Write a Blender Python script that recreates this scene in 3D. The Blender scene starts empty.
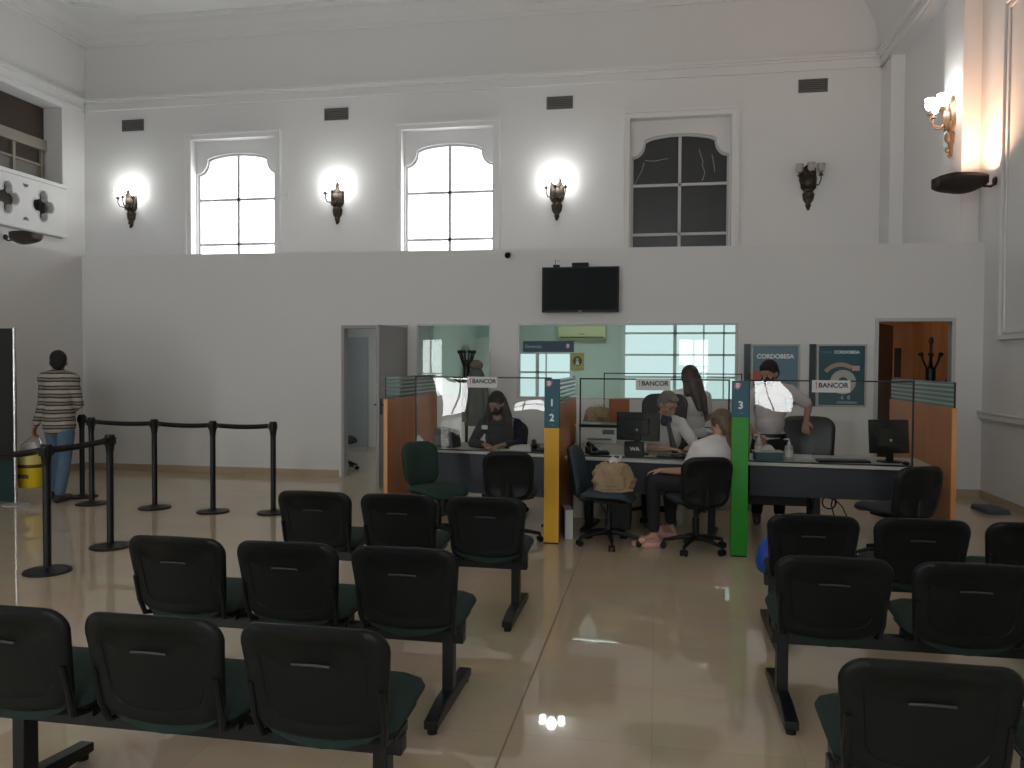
import bpy, bmesh, math, random
from mathutils import Vector, Matrix, Euler
from mathutils.geometry import delaunay_2d_cdt
random.seed(7)
C = bpy.context.scene.collection
PI = math.pi
V = Vector

# ------------------------------------------------------------------ camera, world, exposure
cam_d = bpy.data.cameras.new('camera'); cam = bpy.data.objects.new('camera', cam_d); C.objects.link(cam)
cam_d.sensor_fit = 'HORIZONTAL'; cam_d.sensor_width = 36.0; cam_d.lens = 802.3 / 1024 * 36.0
cam_d.clip_start = 0.05; cam_d.clip_end = 200
# rotation fitted from the vanishing points (yaw -10.3, pitch 1.5, roll 0.3 degrees)
right = V((0.9838629, 0.17884741, 0.00523421))
down = V((0.00978308, -0.02456192, -0.99965044))
fwd = V((-0.17865633, 0.98357019, -0.02591524))
cam.matrix_world = Matrix(((right.x, -down.x, -fwd.x, 0.0), (right.y, -down.y, -fwd.y, 0.0),
                           (right.z, -down.z, -fwd.z, 1.58), (0, 0, 0, 1)))
bpy.context.scene.camera = cam
sc = bpy.context.scene
sc.view_settings.view_transform = 'Standard'; sc.view_settings.look = 'None'
sc.view_settings.gamma = 1.0; sc.view_settings.exposure = 0.0
sc.view_settings.use_curve_mapping = False
sc.cycles.use_denoising = True
sc.cycles.max_bounces = 8; sc.cycles.diffuse_bounces = 4; sc.cycles.transparent_max_bounces = 16
sc.cycles.caustics_reflective = False; sc.cycles.caustics_refractive = False
sc.cycles.sample_clamp_indirect = 4.0
world = bpy.data.worlds.new('sky'); sc.world = world; world.use_nodes = True
world.node_tree.nodes['Background'].inputs[0].default_value = (0.75, 0.85, 1.0, 1)
world.node_tree.nodes['Background'].inputs[1].default_value = 0.6

REAR_WIN = 9.0      # daylight through the windows and glass doors behind the camera
FRONT_WIN = 5.5     # frosted windows above the partition
LOW_WIN = 0.95      # office windows
SCONCE = 6.5

# ------------------------------------------------------------------ materials
MATS = {}
def mat(name, col, rough=0.6, metal=0.0, noise=0.06, scale=8.0, spec=0.5, bump=0.0, emit=None, estr=0.0, coat=0.0):
    if name in MATS: return MATS[name]
    m = bpy.data.materials.new(name); m.use_nodes = True; nt = m.node_tree; b = nt.nodes['Principled BSDF']
    tc = nt.nodes.new('ShaderNodeTexCoord'); nz = nt.nodes.new('ShaderNodeTexNoise')
    nz.inputs['Scale'].default_value = scale; nz.inputs['Detail'].default_value = 4
    nt.links.new(tc.outputs['Object'], nz.inputs['Vector'])
    mx = nt.nodes.new('ShaderNodeMix'); mx.data_type = 'RGBA'
    mx.inputs['A'].default_value = tuple(c * (1 - noise) for c in col) + (1,)
    mx.inputs['B'].default_value = tuple(min(1, c * (1 + noise)) for c in col) + (1,)
    nt.links.new(nz.outputs['Fac'], mx.inputs['Factor']); nt.links.new(mx.outputs['Result'], b.inputs['Base Color'])
    b.inputs['Roughness'].default_value = rough; b.inputs['Metallic'].default_value = metal
    b.inputs['Specular IOR Level'].default_value = spec; b.inputs['Coat Weight'].default_value = coat
    if bump:
        bp = nt.nodes.new('ShaderNodeBump'); bp.inputs['Strength'].default_value = bump; bp.inputs['Distance'].default_value = 0.01
        nt.links.new(nz.outputs['Fac'], bp.inputs['Height']); nt.links.new(bp.outputs['Normal'], b.inputs['Normal'])
    if emit:
        b.inputs['Emission Color'].default_value = emit + (1,); b.inputs['Emission Strength'].default_value = estr
    MATS[name] = m; return m

def floor_mat():
    m = bpy.data.materials.new('polished_porcelain'); m.use_nodes = True; nt = m.node_tree; b = nt.nodes['Principled BSDF']
    tc = nt.nodes.new('ShaderNodeTexCoord'); br = nt.nodes.new('ShaderNodeTexBrick')
    br.offset = 0.0; br.inputs['Scale'].default_value = 1.0; br.inputs['Brick Width'].default_value = 0.6
    br.inputs['Row Height'].default_value = 0.6; br.inputs['Mortar Size'].default_value = 0.0018
    br.inputs['Mortar Smooth'].default_value = 0.3
    br.inputs['Color1'].default_value = (0.60, 0.49, 0.35, 1); br.inputs['Color2'].default_value = (0.63, 0.52, 0.375, 1)
    br.inputs['Mortar'].default_value = (0.52, 0.41, 0.30, 1)
    nt.links.new(tc.outputs['Object'], br.inputs['Vector'])
    nz = nt.nodes.new('ShaderNodeTexNoise'); nz.inputs['Scale'].default_value = 2.5; nz.inputs['Detail'].default_value = 6
    nt.links.new(tc.outputs['Object'], nz.inputs['Vector'])
    mx = nt.nodes.new('ShaderNodeMix'); mx.data_type = 'RGBA'; mx.blend_type = 'MULTIPLY'; mx.inputs['Factor'].default_value = 0.25
    nt.links.new(br.outputs['Color'], mx.inputs['A']); nt.links.new(nz.outputs['Color'], mx.inputs['B'])
    nt.links.new(mx.outputs['Result'], b.inputs['Base Color'])
    b.inputs['Roughness'].default_value = 0.025; b.inputs['Specular IOR Level'].default_value = 0.55
    nz2 = nt.nodes.new('ShaderNodeTexNoise'); nz2.inputs['Scale'].default_value = 3.0; nz2.inputs['Detail'].default_value = 1
    nt.links.new(tc.outputs['Object'], nz2.inputs['Vector'])
    bp = nt.nodes.new('ShaderNodeBump'); bp.inputs['Strength'].default_value = 0.05; bp.inputs['Distance'].default_value = 0.01
    nt.links.new(nz2.outputs['Fac'], bp.inputs['Height']); nt.links.new(bp.outputs['Normal'], b.inputs['Normal'])
    return m

def wood_mat(name, c1, c2, rough=0.45, sx=1.0):
    m = bpy.data.materials.new(name); m.use_nodes = True; nt = m.node_tree; b = nt.nodes['Principled BSDF']
    tc = nt.nodes.new('ShaderNodeTexCoord'); mp = nt.nodes.new('ShaderNodeMapping'); mp.inputs['Scale'].default_value = (14 * sx, 14 * sx, 0.9)
    nz = nt.nodes.new('ShaderNodeTexNoise'); nz.inputs['Scale'].default_value = 1.5; nz.inputs['Detail'].default_value = 6
    cr = nt.nodes.new('ShaderNodeValToRGB'); cr.color_ramp.elements[0].color = c1 + (1,); cr.color_ramp.elements[1].color = c2 + (1,)
    cr.color_ramp.elements[0].position = 0.3; cr.color_ramp.elements[1].position = 0.7
    nt.links.new(tc.outputs['Object'], mp.inputs['Vector']); nt.links.new(mp.outputs['Vector'], nz.inputs['Vector'])
    nt.links.new(nz.outputs['Fac'], cr.inputs['Fac']); nt.links.new(cr.outputs['Color'], b.inputs['Base Color'])
    b.inputs['Roughness'].default_value = rough
    return m

def glass_mat(name, tint, refl=1.0, rough=0.0, wob=0.0):
    m = bpy.data.materials.new(name); m.use_nodes = True; nt = m.node_tree; nt.nodes.clear()
    out = nt.nodes.new('ShaderNodeOutputMaterial'); tr = nt.nodes.new('ShaderNodeBsdfTransparent'); gl = nt.nodes.new('ShaderNodeBsdfGlossy')
    fr = nt.nodes.new('ShaderNodeFresnel'); fr.inputs['IOR'].default_value = 1.45; mx = nt.nodes.new('ShaderNodeMixShader')
    mu = nt.nodes.new('ShaderNodeMath'); mu.operation = 'MULTIPLY'; mu.inputs[1].default_value = refl
    tr.inputs['Color'].default_value = tint + (1,); gl.inputs['Roughness'].default_value = rough; gl.inputs['Color'].default_value = (1, 1, 1, 1)
    nt.links.new(fr.outputs[0], mu.inputs[0]); nt.links.new(mu.outputs[0], mx.inputs[0]); nt.links.new(tr.outputs[0], mx.inputs[1])
    nt.links.new(gl.outputs[0], mx.inputs[2]); nt.links.new(mx.outputs[0], out.inputs['Surface'])
    if wob:
        tc = nt.nodes.new('ShaderNodeTexCoord'); nz = nt.nodes.new('ShaderNodeTexNoise'); nz.inputs['Scale'].default_value = 2.2; nz.inputs['Detail'].default_value = 0
        bp = nt.nodes.new('ShaderNodeBump'); bp.inputs['Strength'].default_value = wob; bp.inputs['Distance'].default_value = 0.1
        nt.links.new(tc.outputs['Object'], nz.inputs['Vector']); nt.links.new(nz.outputs['Fac'], bp.inputs['Height'])
        nt.links.new(bp.outputs['Normal'], gl.inputs['Normal'])
    return m

def stripe_mat(name, cols, period, edges):
    """horizontal stripes along object Z; edges = positions 0..1 of constant colour stops"""
    m = bpy.data.materials.new(name); m.use_nodes = True; nt = m.node_tree; b = nt.nodes['Principled BSDF']
    tc = nt.nodes.new('ShaderNodeTexCoord'); sp = nt.nodes.new('ShaderNodeSeparateXYZ'); md = nt.nodes.new('ShaderNodeMath'); md.operation = 'MODULO'
    ad = nt.nodes.new('ShaderNodeMath'); ad.operation = 'DIVIDE'; ad.inputs[1].default_value = period
    nz = nt.nodes.new('ShaderNodeTexNoise'); nz.inputs['Scale'].default_value = 5
    ml = nt.nodes.new('ShaderNodeMath'); ml.operation = 'MULTIPLY_ADD'; ml.inputs[1].default_value = 0.03
    nt.links.new(tc.outputs['Object'], sp.inputs[0]); nt.links.new(tc.outputs['Object'], nz.inputs['Vector'])
    nt.links.new(nz.outputs['Fac'], ml.inputs[0]); nt.links.new(sp.outputs['Z'], ml.inputs[2])
    nt.links.new(ml.outputs[0], ad.inputs[0]); nt.links.new(ad.outputs[0], md.inputs[0]); md.inputs[1].default_value = 1.0
    cr = nt.nodes.new('ShaderNodeValToRGB'); cr.color_ramp.interpolation = 'CONSTANT'
    el = cr.color_ramp.elements
    el[0].position = edges[0]; el[0].color = cols[0] + (1,); el[1].position = edges[1]; el[1].color = cols[1] + (1,)
    for e, c in zip(edges[2:], cols[2:]):
        n = el.new(e); n.color = c + (1,)
    nt.links.new(md.outputs[0], cr.inputs['Fac']); nt.links.new(cr.outputs['Color'], b.inputs['Base Color'])
    b.inputs['Roughness'].default_value = 0.9
    return m

def emis(name, col, s):
    m = bpy.data.materials.new(name); m.use_nodes = True; nt = m.node_tree; nt.nodes.clear()
    o = nt.nodes.new('ShaderNodeOutputMaterial'); e = nt.nodes.new('ShaderNodeEmission')
    e.inputs[0].default_value = col + (1,); e.inputs[1].default_value = s; nt.links.new(e.outputs[0], o.inputs['Surface'])
    return m

M_WALL = mat('white_plaster', (0.74, 0.735, 0.73), 0.85, noise=0.02, scale=1.2)
M_WALL2 = mat('white_drywall', (0.71, 0.705, 0.70), 0.8, noise=0.02, scale=1.0)
M_CEIL = mat('ceiling_plaster', (0.72, 0.715, 0.70), 0.9, noise=0.02, scale=1.0)
M_TRIM = mat('white_moulding', (0.76, 0.755, 0.745), 0.6, noise=0.02)
M_FLOOR = floor_mat()
M_BASE = mat('beige_skirting_tile', (0.42, 0.33, 0.23), 0.25, noise=0.08, scale=3)
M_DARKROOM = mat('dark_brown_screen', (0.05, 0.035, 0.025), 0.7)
M_SCREEN = mat('grey_green_screen_panel', (0.20, 0.19, 0.165), 0.6)
M_SCREENF = mat('screen_frame', (0.30, 0.27, 0.22), 0.6)
M_WINF = mat('window_frame_paint', (0.55, 0.55, 0.55), 0.6)
M_BLACKP = mat('black_plastic', (0.006, 0.008, 0.008), 0.42, spec=0.25, noise=0.1, scale=40, bump=0.15)
M_BLACKM = mat('black_metal', (0.007, 0.008, 0.009), 0.38, spec=0.3, noise=0.08, scale=20)
M_GREENF = mat('dark_green_upholstery', (0.010, 0.028, 0.023), 0.9, noise=0.3, scale=120, bump=0.2)
M_GREENL = mat('green_upholstery', (0.014, 0.040, 0.030), 0.9, noise=0.25, scale=120, bump=0.2)
M_BLUEF = mat('blue_grey_upholstery', (0.035, 0.055, 0.075), 0.9, noise=0.2, scale=120, bump=0.2)
M_CHARF = mat('charcoal_upholstery', (0.022, 0.027, 0.032), 0.9, noise=0.2, scale=120, bump=0.2)
M_LEATHER = mat('black_leather', (0.020, 0.022, 0.024), 0.38, noise=0.15, scale=10, bump=0.3)
M_GREYP = mat('grey_plastic', (0.10, 0.10, 0.105), 0.45)
M_LGREY = mat('light_grey_plastic', (0.45, 0.45, 0.44), 0.5)
M_WHITEP = mat('white_plastic', (0.65, 0.65, 0.62), 0.45)
M_CHROME = mat('chrome', (0.62, 0.63, 0.65), 0.22, metal=1.0, noise=0.02)
M_BRONZE = mat('aged_bronze', (0.055, 0.042, 0.03), 0.45, metal=0.6, noise=0.4, scale=30, bump=0.4)
M_BRASS = mat('warm_brass', (0.24, 0.17, 0.115), 0.45, metal=0.4, noise=0.3, scale=30, bump=0.3)
M_WORKTOP = mat('light_grey_laminate', (0.44, 0.44, 0.41), 0.4, noise=0.03)
M_NAVY = mat('navy_laminate', (0.015, 0.021, 0.032), 0.5, noise=0.08, scale=5)
M_WOOD = wood_mat('orange_beech_laminate', (0.45, 0.17, 0.055), (0.52, 0.205, 0.07), 0.4, 0.5)
M_WOODD = wood_mat('dark_orange_panelling', (0.42, 0.21, 0.10), (0.55, 0.29, 0.14), 0.5, 0.3)
M_EDGE = mat('beech_edge_band', (0.62, 0.29, 0.11), 0.45)
M_DOOR = mat('grey_door_paint', (0.33, 0.32, 0.33), 0.6, noise=0.02)
M_DOORB = mat('blue_grey_door_paint', (0.42, 0.46, 0.51), 0.6, noise=0.02)
M_ALU = mat('grey_aluminium', (0.48, 0.49, 0.50), 0.45, metal=0.2)
M_GLASSG = glass_mat('green_tinted_glass', (0.85, 0.935, 0.915), 0.4)
M_GLASSC = glass_mat('clear_acrylic', (0.97, 0.98, 0.975), 0.5, 0.0, 0.06)
M_GLASSS = glass_mat('screen_top_glass', (0.80, 0.90, 0.87), 1.0)
_nt = M_GLASSS.node_tree; _df = _nt.nodes.new('ShaderNodeBsdfDiffuse'); _df.inputs[0].default_value = (0.36, 0.45, 0.42, 1); _m2 = _nt.nodes.new('ShaderNodeMixShader'); _m2.inputs[0].default_value = 0.5
_o = [q for q in _nt.nodes if q.type == 'OUTPUT_MATERIAL'][0]; _src = _o.inputs['Surface'].links[0].from_socket
_nt.links.new(_src, _m2.inputs[1]); _nt.links.new(_df.outputs[0], _m2.inputs[2]); _nt.links.new(_m2.outputs[0], _o.inputs['Surface'])
M_FROST = mat('frosted_white_film', (0.38, 0.47, 0.45), 0.6)
M_TEAL = mat('teal_blue_panel', (0.008, 0.085, 0.125), 0.45, noise=0.04)
M_YEL = mat('amber_yellow_panel', (0.62, 0.33, 0.010), 0.45, noise=0.03)
M_GRN = mat('bright_green_panel', (0.012, 0.25, 0.015), 0.45, noise=0.03)
M_WHITE = mat('white_lettering', (0.75, 0.78, 0.78), 0.6)
M_SIGNW = mat('white_sign_card', (0.62, 0.61, 0.60), 0.6, noise=0.02)
M_INK = mat('dark_navy_ink', (0.02, 0.025, 0.05), 0.6)
M_RED = mat('red_ink', (0.45, 0.03, 0.05), 0.6)
M_PINKL = mat('pink_logo', (0.65, 0.16, 0.20), 0.6)
M_SCR = mat('black_glossy_screen', (0.007, 0.008, 0.010), 0.3, noise=0.02, spec=0.06)
M_SKIN = mat('skin_tan', (0.30, 0.155, 0.10), 0.55, noise=0.08, scale=15)
M_SKIN2 = mat('skin_light', (0.42, 0.23, 0.16), 0.55, noise=0.08, scale=15)
M_HAIRD = mat('dark_hair', (0.007, 0.005, 0.005), 0.8, noise=0.4, scale=60, bump=0.6)
M_HAIRB = mat('brown_hair', (0.042, 0.024, 0.017), 0.55, noise=0.5, scale=50, bump=0.7)
M_HAIRG = mat('grey_hair', (0.16, 0.145, 0.13), 0.6, noise=0.4, scale=60, bump=0.6)
M_HAIRS = mat('streaked_blond_brown_hair', (0.12, 0.08, 0.048), 0.55, noise=0.7, scale=35, bump=0.6)
M_SHIRTW = mat('white_shirt_cloth', (0.62, 0.60, 0.60), 0.9, noise=0.06, scale=6, bump=0.5)
M_SHIRTP = mat('pale_pink_shirt_cloth', (0.52, 0.46, 0.47), 0.9, noise=0.06, scale=6, bump=0.5)
M_BLKCL = mat('black_cloth', (0.012, 0.012, 0.016), 0.9, noise=0.2, scale=10, bump=0.4)
M_NAVYCL = mat('dark_navy_cloth', (0.010, 0.013, 0.028), 0.9, noise=0.2, scale=10, bump=0.4)
M_MASKN = mat('navy_face_mask', (0.020, 0.035, 0.08), 0.85)
M_MASKB = mat('black_face_mask', (0.008, 0.008, 0.01), 0.85)
M_JEANS = mat('blue_denim', (0.075, 0.13, 0.20), 0.9, noise=0.3, scale=12, bump=0.4)
M_SHOE = mat('dark_shoe', (0.02, 0.02, 0.022), 0.6)
M_PINKS = mat('pink_sandal_leather', (0.60, 0.33, 0.28), 0.6)
M_EYE = mat('eye_white', (0.30, 0.27, 0.25), 0.35)
M_STRIPE = stripe_mat('striped_knit', [(0.36, 0.33, 0.28), (0.025, 0.02, 0.018), (0.22, 0.19, 0.16), (0.025, 0.02, 0.018)], 0.088, [0.0, 0.42, 0.60, 0.84])
M_BUCKY = mat('yellow_bucket_plastic', (0.72, 0.52, 0.012), 0.45)
M_PAPER = mat('white_paper', (0.62, 0.61, 0.58), 0.8, noise=0.03)
M_BAG = mat('kraft_beige_canvas', (0.33, 0.24, 0.14), 0.9, noise=0.3, scale=9, bump=0.6)
M_BLUEB = mat('blue_plastic_bag', (0.012, 0.07, 0.42), 0.5, noise=0.2, scale=12)
M_BOXO = mat('orange_cardboard', (0.36, 0.12, 0.045), 0.8)
M_CREAM = mat('cream_cabinet', (0.50, 0.48, 0.42), 0.6)
M_ACC = mat('yellowed_ac_plastic', (0.72, 0.68, 0.40), 0.5)
M_MATB = mat('slate_blue_rubber', (0.06, 0.08, 0.10), 0.8)
M_GOLD = mat('gold_frame', (0.45, 0.33, 0.12), 0.4, metal=0.4)
M_LIQ = mat('translucent_bottle_plastic', (0.38, 0.38, 0.37), 0.3)
E_REAR = emis('daylit_rear_pane', (0.97, 1.0, 1.0), REAR_WIN)
E_DOOR = emis('sunlit_street_pane', (0.98, 1.0, 1.0), 20.0)
E_FRONT = emis('daylit_frosted_pane', (0.96, 0.98, 1.0), FRONT_WIN)
E_LOW = emis('daylit_office_pane', (0.86, 0.97, 1.0), LOW_WIN)
E_BULB = emis('lit_tulip_glass', (1.0, 1.0, 0.97), 20.0)
E_WARM = emis('lit_halogen_tube', (1.0, 0.62, 0.36), 25.0)
E_FILL = emis('added_fill_glow', (0.93, 1.0, 0.97), 12.0)  # glow of the fill panels added inside the offices
M_TULIP = mat('unlit_tulip_glass', (0.40, 0.36, 0.32), 0.25)

# ------------------------------------------------------------------ mesh collector
def rotm(rx=0, ry=0, rz=0): return Euler((rx, ry, rz)).to_matrix().to_4x4()
def frame_to(d):
    d = V(d).normalized(); return d.to_track_quat('Z', 'Y').to_matrix().to_4x4()

class MB:
    def __init__(s): s.bm = bmesh.new()
    def box(s, c, size, rot=None):
        M = Matrix.Translation(V(c)) @ (rot if rot is not None else Matrix()) @ Matrix.Diagonal((size[0], size[1], size[2], 1))
        bmesh.ops.create_cube(s.bm, size=1.0, matrix=M); return s
    def box2(s, a, b):
        return s.box([(a[i] + b[i]) / 2 for i in range(3)], [abs(b[i] - a[i]) for i in range(3)])
    def cyl(s, p0, p1, r0, r1=None, seg=16, caps=True):
        p0, p1 = V(p0), V(p1); r1 = r0 if r1 is None else r1
        M = Matrix.Translation((p0 + p1) / 2) @ frame_to(p1 - p0)
        bmesh.ops.create_cone(s.bm, cap_ends=caps, segments=seg, radius1=r0, radius2=r1, depth=(p1 - p0).length, matrix=M); return s
    def ball(s, c, r, seg=16, rot=None):
        r = (r, r, r) if not hasattr(r, '__len__') else r
        M = Matrix.Translation(V(c)) @ (rot if rot is not None else Matrix()) @ Matrix.Diagonal((r[0], r[1], r[2], 1))
        nv = max(8, seg // 2 + 2); bm = s.bm; top = bm.verts.new(M @ V((0, 0, 1))); bot = bm.verts.new(M @ V((0, 0, -1))); rows = []
        for i in range(1, nv):
            t = PI * i / nv; rows.append([bm.verts.new(M @ V((math.sin(t) * math.cos(2 * PI * k / seg), math.sin(t) * math.sin(2 * PI * k / seg), math.cos(t)))) for k in range(seg)])
        for k in range(seg):
            bm.faces.new((top, rows[0][k], rows[0][(k + 1) % seg])); bm.faces.new((bot, rows[-1][(k + 1) % seg], rows[-1][k]))
            for a, b in zip(rows, rows[1:]): bm.faces.new((a[k], b[k], b[(k + 1) % seg], a[(k + 1) % seg]))
        return s
    def lathe(s, prof, c=(0, 0, 0), seg=24, M=None):
        M = Matrix.Translation(V(c)) if M is None else M
        rings = []
        for r, z in prof:
            rings.append([s.bm.verts.new(M @ V((max(r, 1e-4) * math.cos(2 * PI * k / seg), max(r, 1e-4) * math.sin(2 * PI * k / seg), z))) for k in range(seg)])
        for a, b in zip(rings, rings[1:]):
            for k in range(seg):
                s.bm.faces.new((a[k], a[(k + 1) % seg], b[(k + 1) % seg], b[k]))
        s.bm.faces.new(rings[0][::-1]); s.bm.faces.new(rings[-1]); return s
    def tube(s, pts, r, seg=10):
        pts = [V(p) for p in pts]; n = len(pts)
        rad = r if hasattr(r, '__len__') else [r] * n
        up = V((0, 0, 1)); rings = []; prev = None
        for i, p in enumerate(pts):
            t = (pts[min(i + 1, n - 1)] - pts[max(i - 1, 0)]).normalized()
            if prev is None:
                x = t.cross(up)
                if x.length < 1e-3: x = t.cross(V((1, 0, 0)))
            else: x = prev - t * prev.dot(t)
            x.normalize(); prev = x; y = t.cross(x)
            rings.append([s.bm.verts.new(p + (x * math.cos(2 * PI * k / seg) + y * math.sin(2 * PI * k / seg)) * rad[i]) for k in range(seg)])
        for a, b in zip(rings, rings[1:]):
            for k in range(seg): s.bm.faces.new((a[k], a[(k + 1) % seg], b[(k + 1) % seg], b[k]))
        s.bm.faces.new(rings[0][::-1]); s.bm.faces.new(rings[-1]); return s
    def band(s, pts, w, t):
        """flat strap: polyline of a vertical band, width w in z, thickness t"""
        pts = [V(p) for p in pts]
        for a, b in zip(pts, pts[1:]):
            d = (b - a); n = V((-d.y, d.x, 0)).normalized() * t / 2; vs = []
            for p in (a, b):
                for sn in (-1, 1):
                    for sz in (-1, 1): vs.append(s.bm.verts.new(p + n * sn + V((0, 0, sz * w / 2))))
            for f in ((0, 1, 3, 2), (4, 6, 7, 5), (0, 4, 5, 1), (2, 3, 7, 6), (0, 2, 6, 4), (1, 5, 7, 3)):
                s.bm.faces.new([vs[i] for i in f])
        return s
    def prism(s, outer, holes, fn, d):
        """extrude a 2-D polygon with holes; fn(u,v,t) -> 3-D, t in 0..d"""
        vs = []; es = []
        for loop in [outer] + holes:
            i0 = len(vs); vs += [V((u, v)) for u, v in loop]; es += [(i0 + i, i0 + (i + 1) % len(loop)) for i in range(len(loop))]
        ov, oe, of = delaunay_2d_cdt(vs, es, [], 0, 1e-6)[:3]
        def inside(p, loop):
            c = False; j = len(loop) - 1
            for i in range(len(loop)):
                if (loop[i][1] > p.y) != (loop[j][1] > p.y) and p.x < (loop[j][0] - loop[i][0]) * (p.y - loop[i][1]) / (loop[j][1] - loop[i][1]) + loop[i][0]: c = not c
                j = i
            return c
        tris = []
        for f in of:
            c = sum((ov[i] for i in f), V((0, 0))) / len(f)
            if inside(c, outer) and not any(inside(c, h) for h in holes): tris.append(list(f))
        used = {i for f in tris for i in f}
        fr = {i: s.bm.verts.new(V(fn(ov[i].x, ov[i].y, 0))) for i in used}; bk = {i: s.bm.verts.new(V(fn(ov[i].x, ov[i].y, d))) for i in used}
        cnt = {}
        for f in tris:
            s.bm.faces.new([fr[i] for i in f]); s.bm.faces.new([bk[i] for i in reversed(f)])
            for k in range(len(f)): e = tuple(sorted((f[k], f[(k + 1) % len(f)]))); cnt[e] = cnt.get(e, 0) + 1
        for (a, b), n_ in cnt.items():
            if n_ == 1: s.bm.faces.new((fr[a], fr[b], bk[b], bk[a]))
        return s
    def pad(s, outline, fn, prof):
        """soft panel: outline polygon (u,v), prof list of (scale, +offset, -offset); fn(u,v,t)->3-D"""
        n = len(outline); cu = sum(p[0] for p in outline) / n; cv = sum(p[1] for p in outline) / n
        def ring(sc_, o): return [s.bm.verts.new(V(fn(cu + (u - cu) * sc_, cv + (v - cv) * sc_, o))) for u, v in outline]
        for side in (1, 2):
            rings = [ring(p[0], p[side]) for p in prof]
            cvt = s.bm.verts.new(V(fn(cu, cv, prof[0][side])))
            for k in range(n): s.bm.faces.new((cvt, rings[0][k], rings[0][(k + 1) % n]))
            for a, b in zip(rings, rings[1:]):
                for k in range(n): s.bm.faces.new((a[k], b[k], b[(k + 1) % n], a[(k + 1) % n]))
            if side == 1: last = rings[-1]
            else:
                for k in range(n): s.bm.faces.new((last[k], rings[-1][k], rings[-1][(k + 1) % n], last[(k + 1) % n]))
        return s
    def build(s, name, m, parent=None, bevel=0.0, sharp=35, loc=None, rz=0.0):
        bm = s.bm
        bmesh.ops.remove_doubles(bm, verts=bm.verts[:], dist=1e-5)
        bmesh.ops.recalc_face_normals(bm, faces=bm.faces[:])
        for f in bm.faces: f.smooth = True
        for e in bm.edges:
            if len(e.link_faces) == 2 and e.calc_face_angle(0) > math.radians(sharp): e.smooth = False
        me = bpy.data.meshes.new(name); bm.to_mesh(me); bm.free(); me.materials.append(m)
        o = bpy.data.objects.new(name, me); C.objects.link(o); o.parent = parent
        if loc is not None: o.location = loc
        o.rotation_euler.z = rz
        if bevel:
            b = o.modifiers.new('bevel', 'BEVEL'); b.width = bevel; b.segments = 2; b.limit_method = 'ANGLE'; b.angle_limit = math.radians(40)
        return o

def thing(name, label, cat, loc=(0, 0, 0), rz=0.0, group=None):
    o = bpy.data.objects.new(name, None); C.objects.link(o); o.location = loc; o.rotation_euler.z = rz
    o.empty_display_size = 0.1
    o['label'] = label; o['category'] = cat
    if group: o['group'] = group
    return o
def tag(o, label, cat, group=None):
    o['label'] = label; o['category'] = cat
    if group: o['group'] = group
    return o
def struct(o): o['kind'] = 'structure'; return o
def dup(root, loc, rz, label, group=None):
    r = root.copy(); C.objects.link(r); r.location = loc; r.rotation_euler.z = rz; r['label'] = label
    if group: r['group'] = group
    def rec(src, dst):
        for ch in list(src.children):
            if ch is dst: continue
            c = ch.copy(); C.objects.link(c); c.parent = dst; rec(ch, c)
    rec(root, r); return r
def rect(u0, v0, u1, v1): return [(u0, v0), (u1, v0), (u1, v1), (u0, v1)]
def rrect(w, h, r, n=6, wb=None):
    """rounded rectangle centred at 0; wb = bottom width"""
    wb = w if wb is None else wb; out = []
    for cx, cy, a0 in ((w / 2 - r, h / 2 - r, 0), (-w / 2 + r, h / 2 - r, 90), (-wb / 2 + r, -h / 2 + r, 180), (wb / 2 - r, -h / 2 + r, 270)):
        for k in range(n + 1):
            a = math.radians(a0 + 90 * k / n); out.append((cx + r * math.cos(a), cy + r * math.sin(a)))
    # subdivide the straight runs so that curvature can bend them
    res = []
    for i, p in enumerate(out):
        q = out[(i + 1) % len(out)]; L = math.hypot(q[0] - p[0], q[1] - p[1]); k = max(1, int(L / 0.05))
        for j in range(k): res.append((p[0] + (q[0] - p[0]) * j / k, p[1] + (q[1] - p[1]) * j / k))
    return res
def text(name, body, size, M, m, parent, ext=0.002, bold=0.0, align='CENTER'):
    cu = bpy.data.curves.new(name, 'FONT'); cu.body = body; cu.size = size; cu.extrude = ext
    cu.align_x = align; cu.align_y = 'CENTER'
    t = bpy.data.objects.new(name, cu); C.objects.link(t); t['_b'] = float(bold)
    cu.materials.append(m); t.parent = parent; t.matrix_local = M; BAKE.append(t); return t
BAKE = []
def bake_all():
    dg = bpy.context.evaluated_depsgraph_get(); done = []
    for o in BAKE: done.append((o, bpy.data.meshes.new_from_object(o.evaluated_get(dg))))
    for o, me in done:
        if o.type == 'FONT':
            n = bpy.data.objects.new('tmp', me); C.objects.link(n); n.parent = o.parent; n.matrix_local = o.matrix_local.copy()
            bo = o['_b']
            if bo > 0:      # heavier strokes: the outline repeated a hair to each side
                b0 = bmesh.new(); b1 = bmesh.new(); b1.from_mesh(me)
                for q_, (dx, dy) in enumerate(((-bo, 0), (bo, 0), (0, bo), (0, -bo))):
                    t2 = me.copy(); t2.transform(Matrix.Translation((dx, dy, 0.0004 * q_))); b0.from_mesh(t2); bpy.data.meshes.remove(t2)
                b0.to_mesh(me); b0.free(); b1.free()
            nm = o.name; m = o.data.materials[0]; bpy.data.objects.remove(o); n.name = nm; me.name = nm
        else:
            m = o['_m']; m = bpy.data.materials[m]; del o['_m']; o.modifiers.clear(); o.data = me
            for pl in me.polygons: pl.use_smooth = True
        me.materials.clear(); me.materials.append(m)
FACE = rotm(PI / 2, 0, 0)     # text lying in XZ facing -Y

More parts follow.
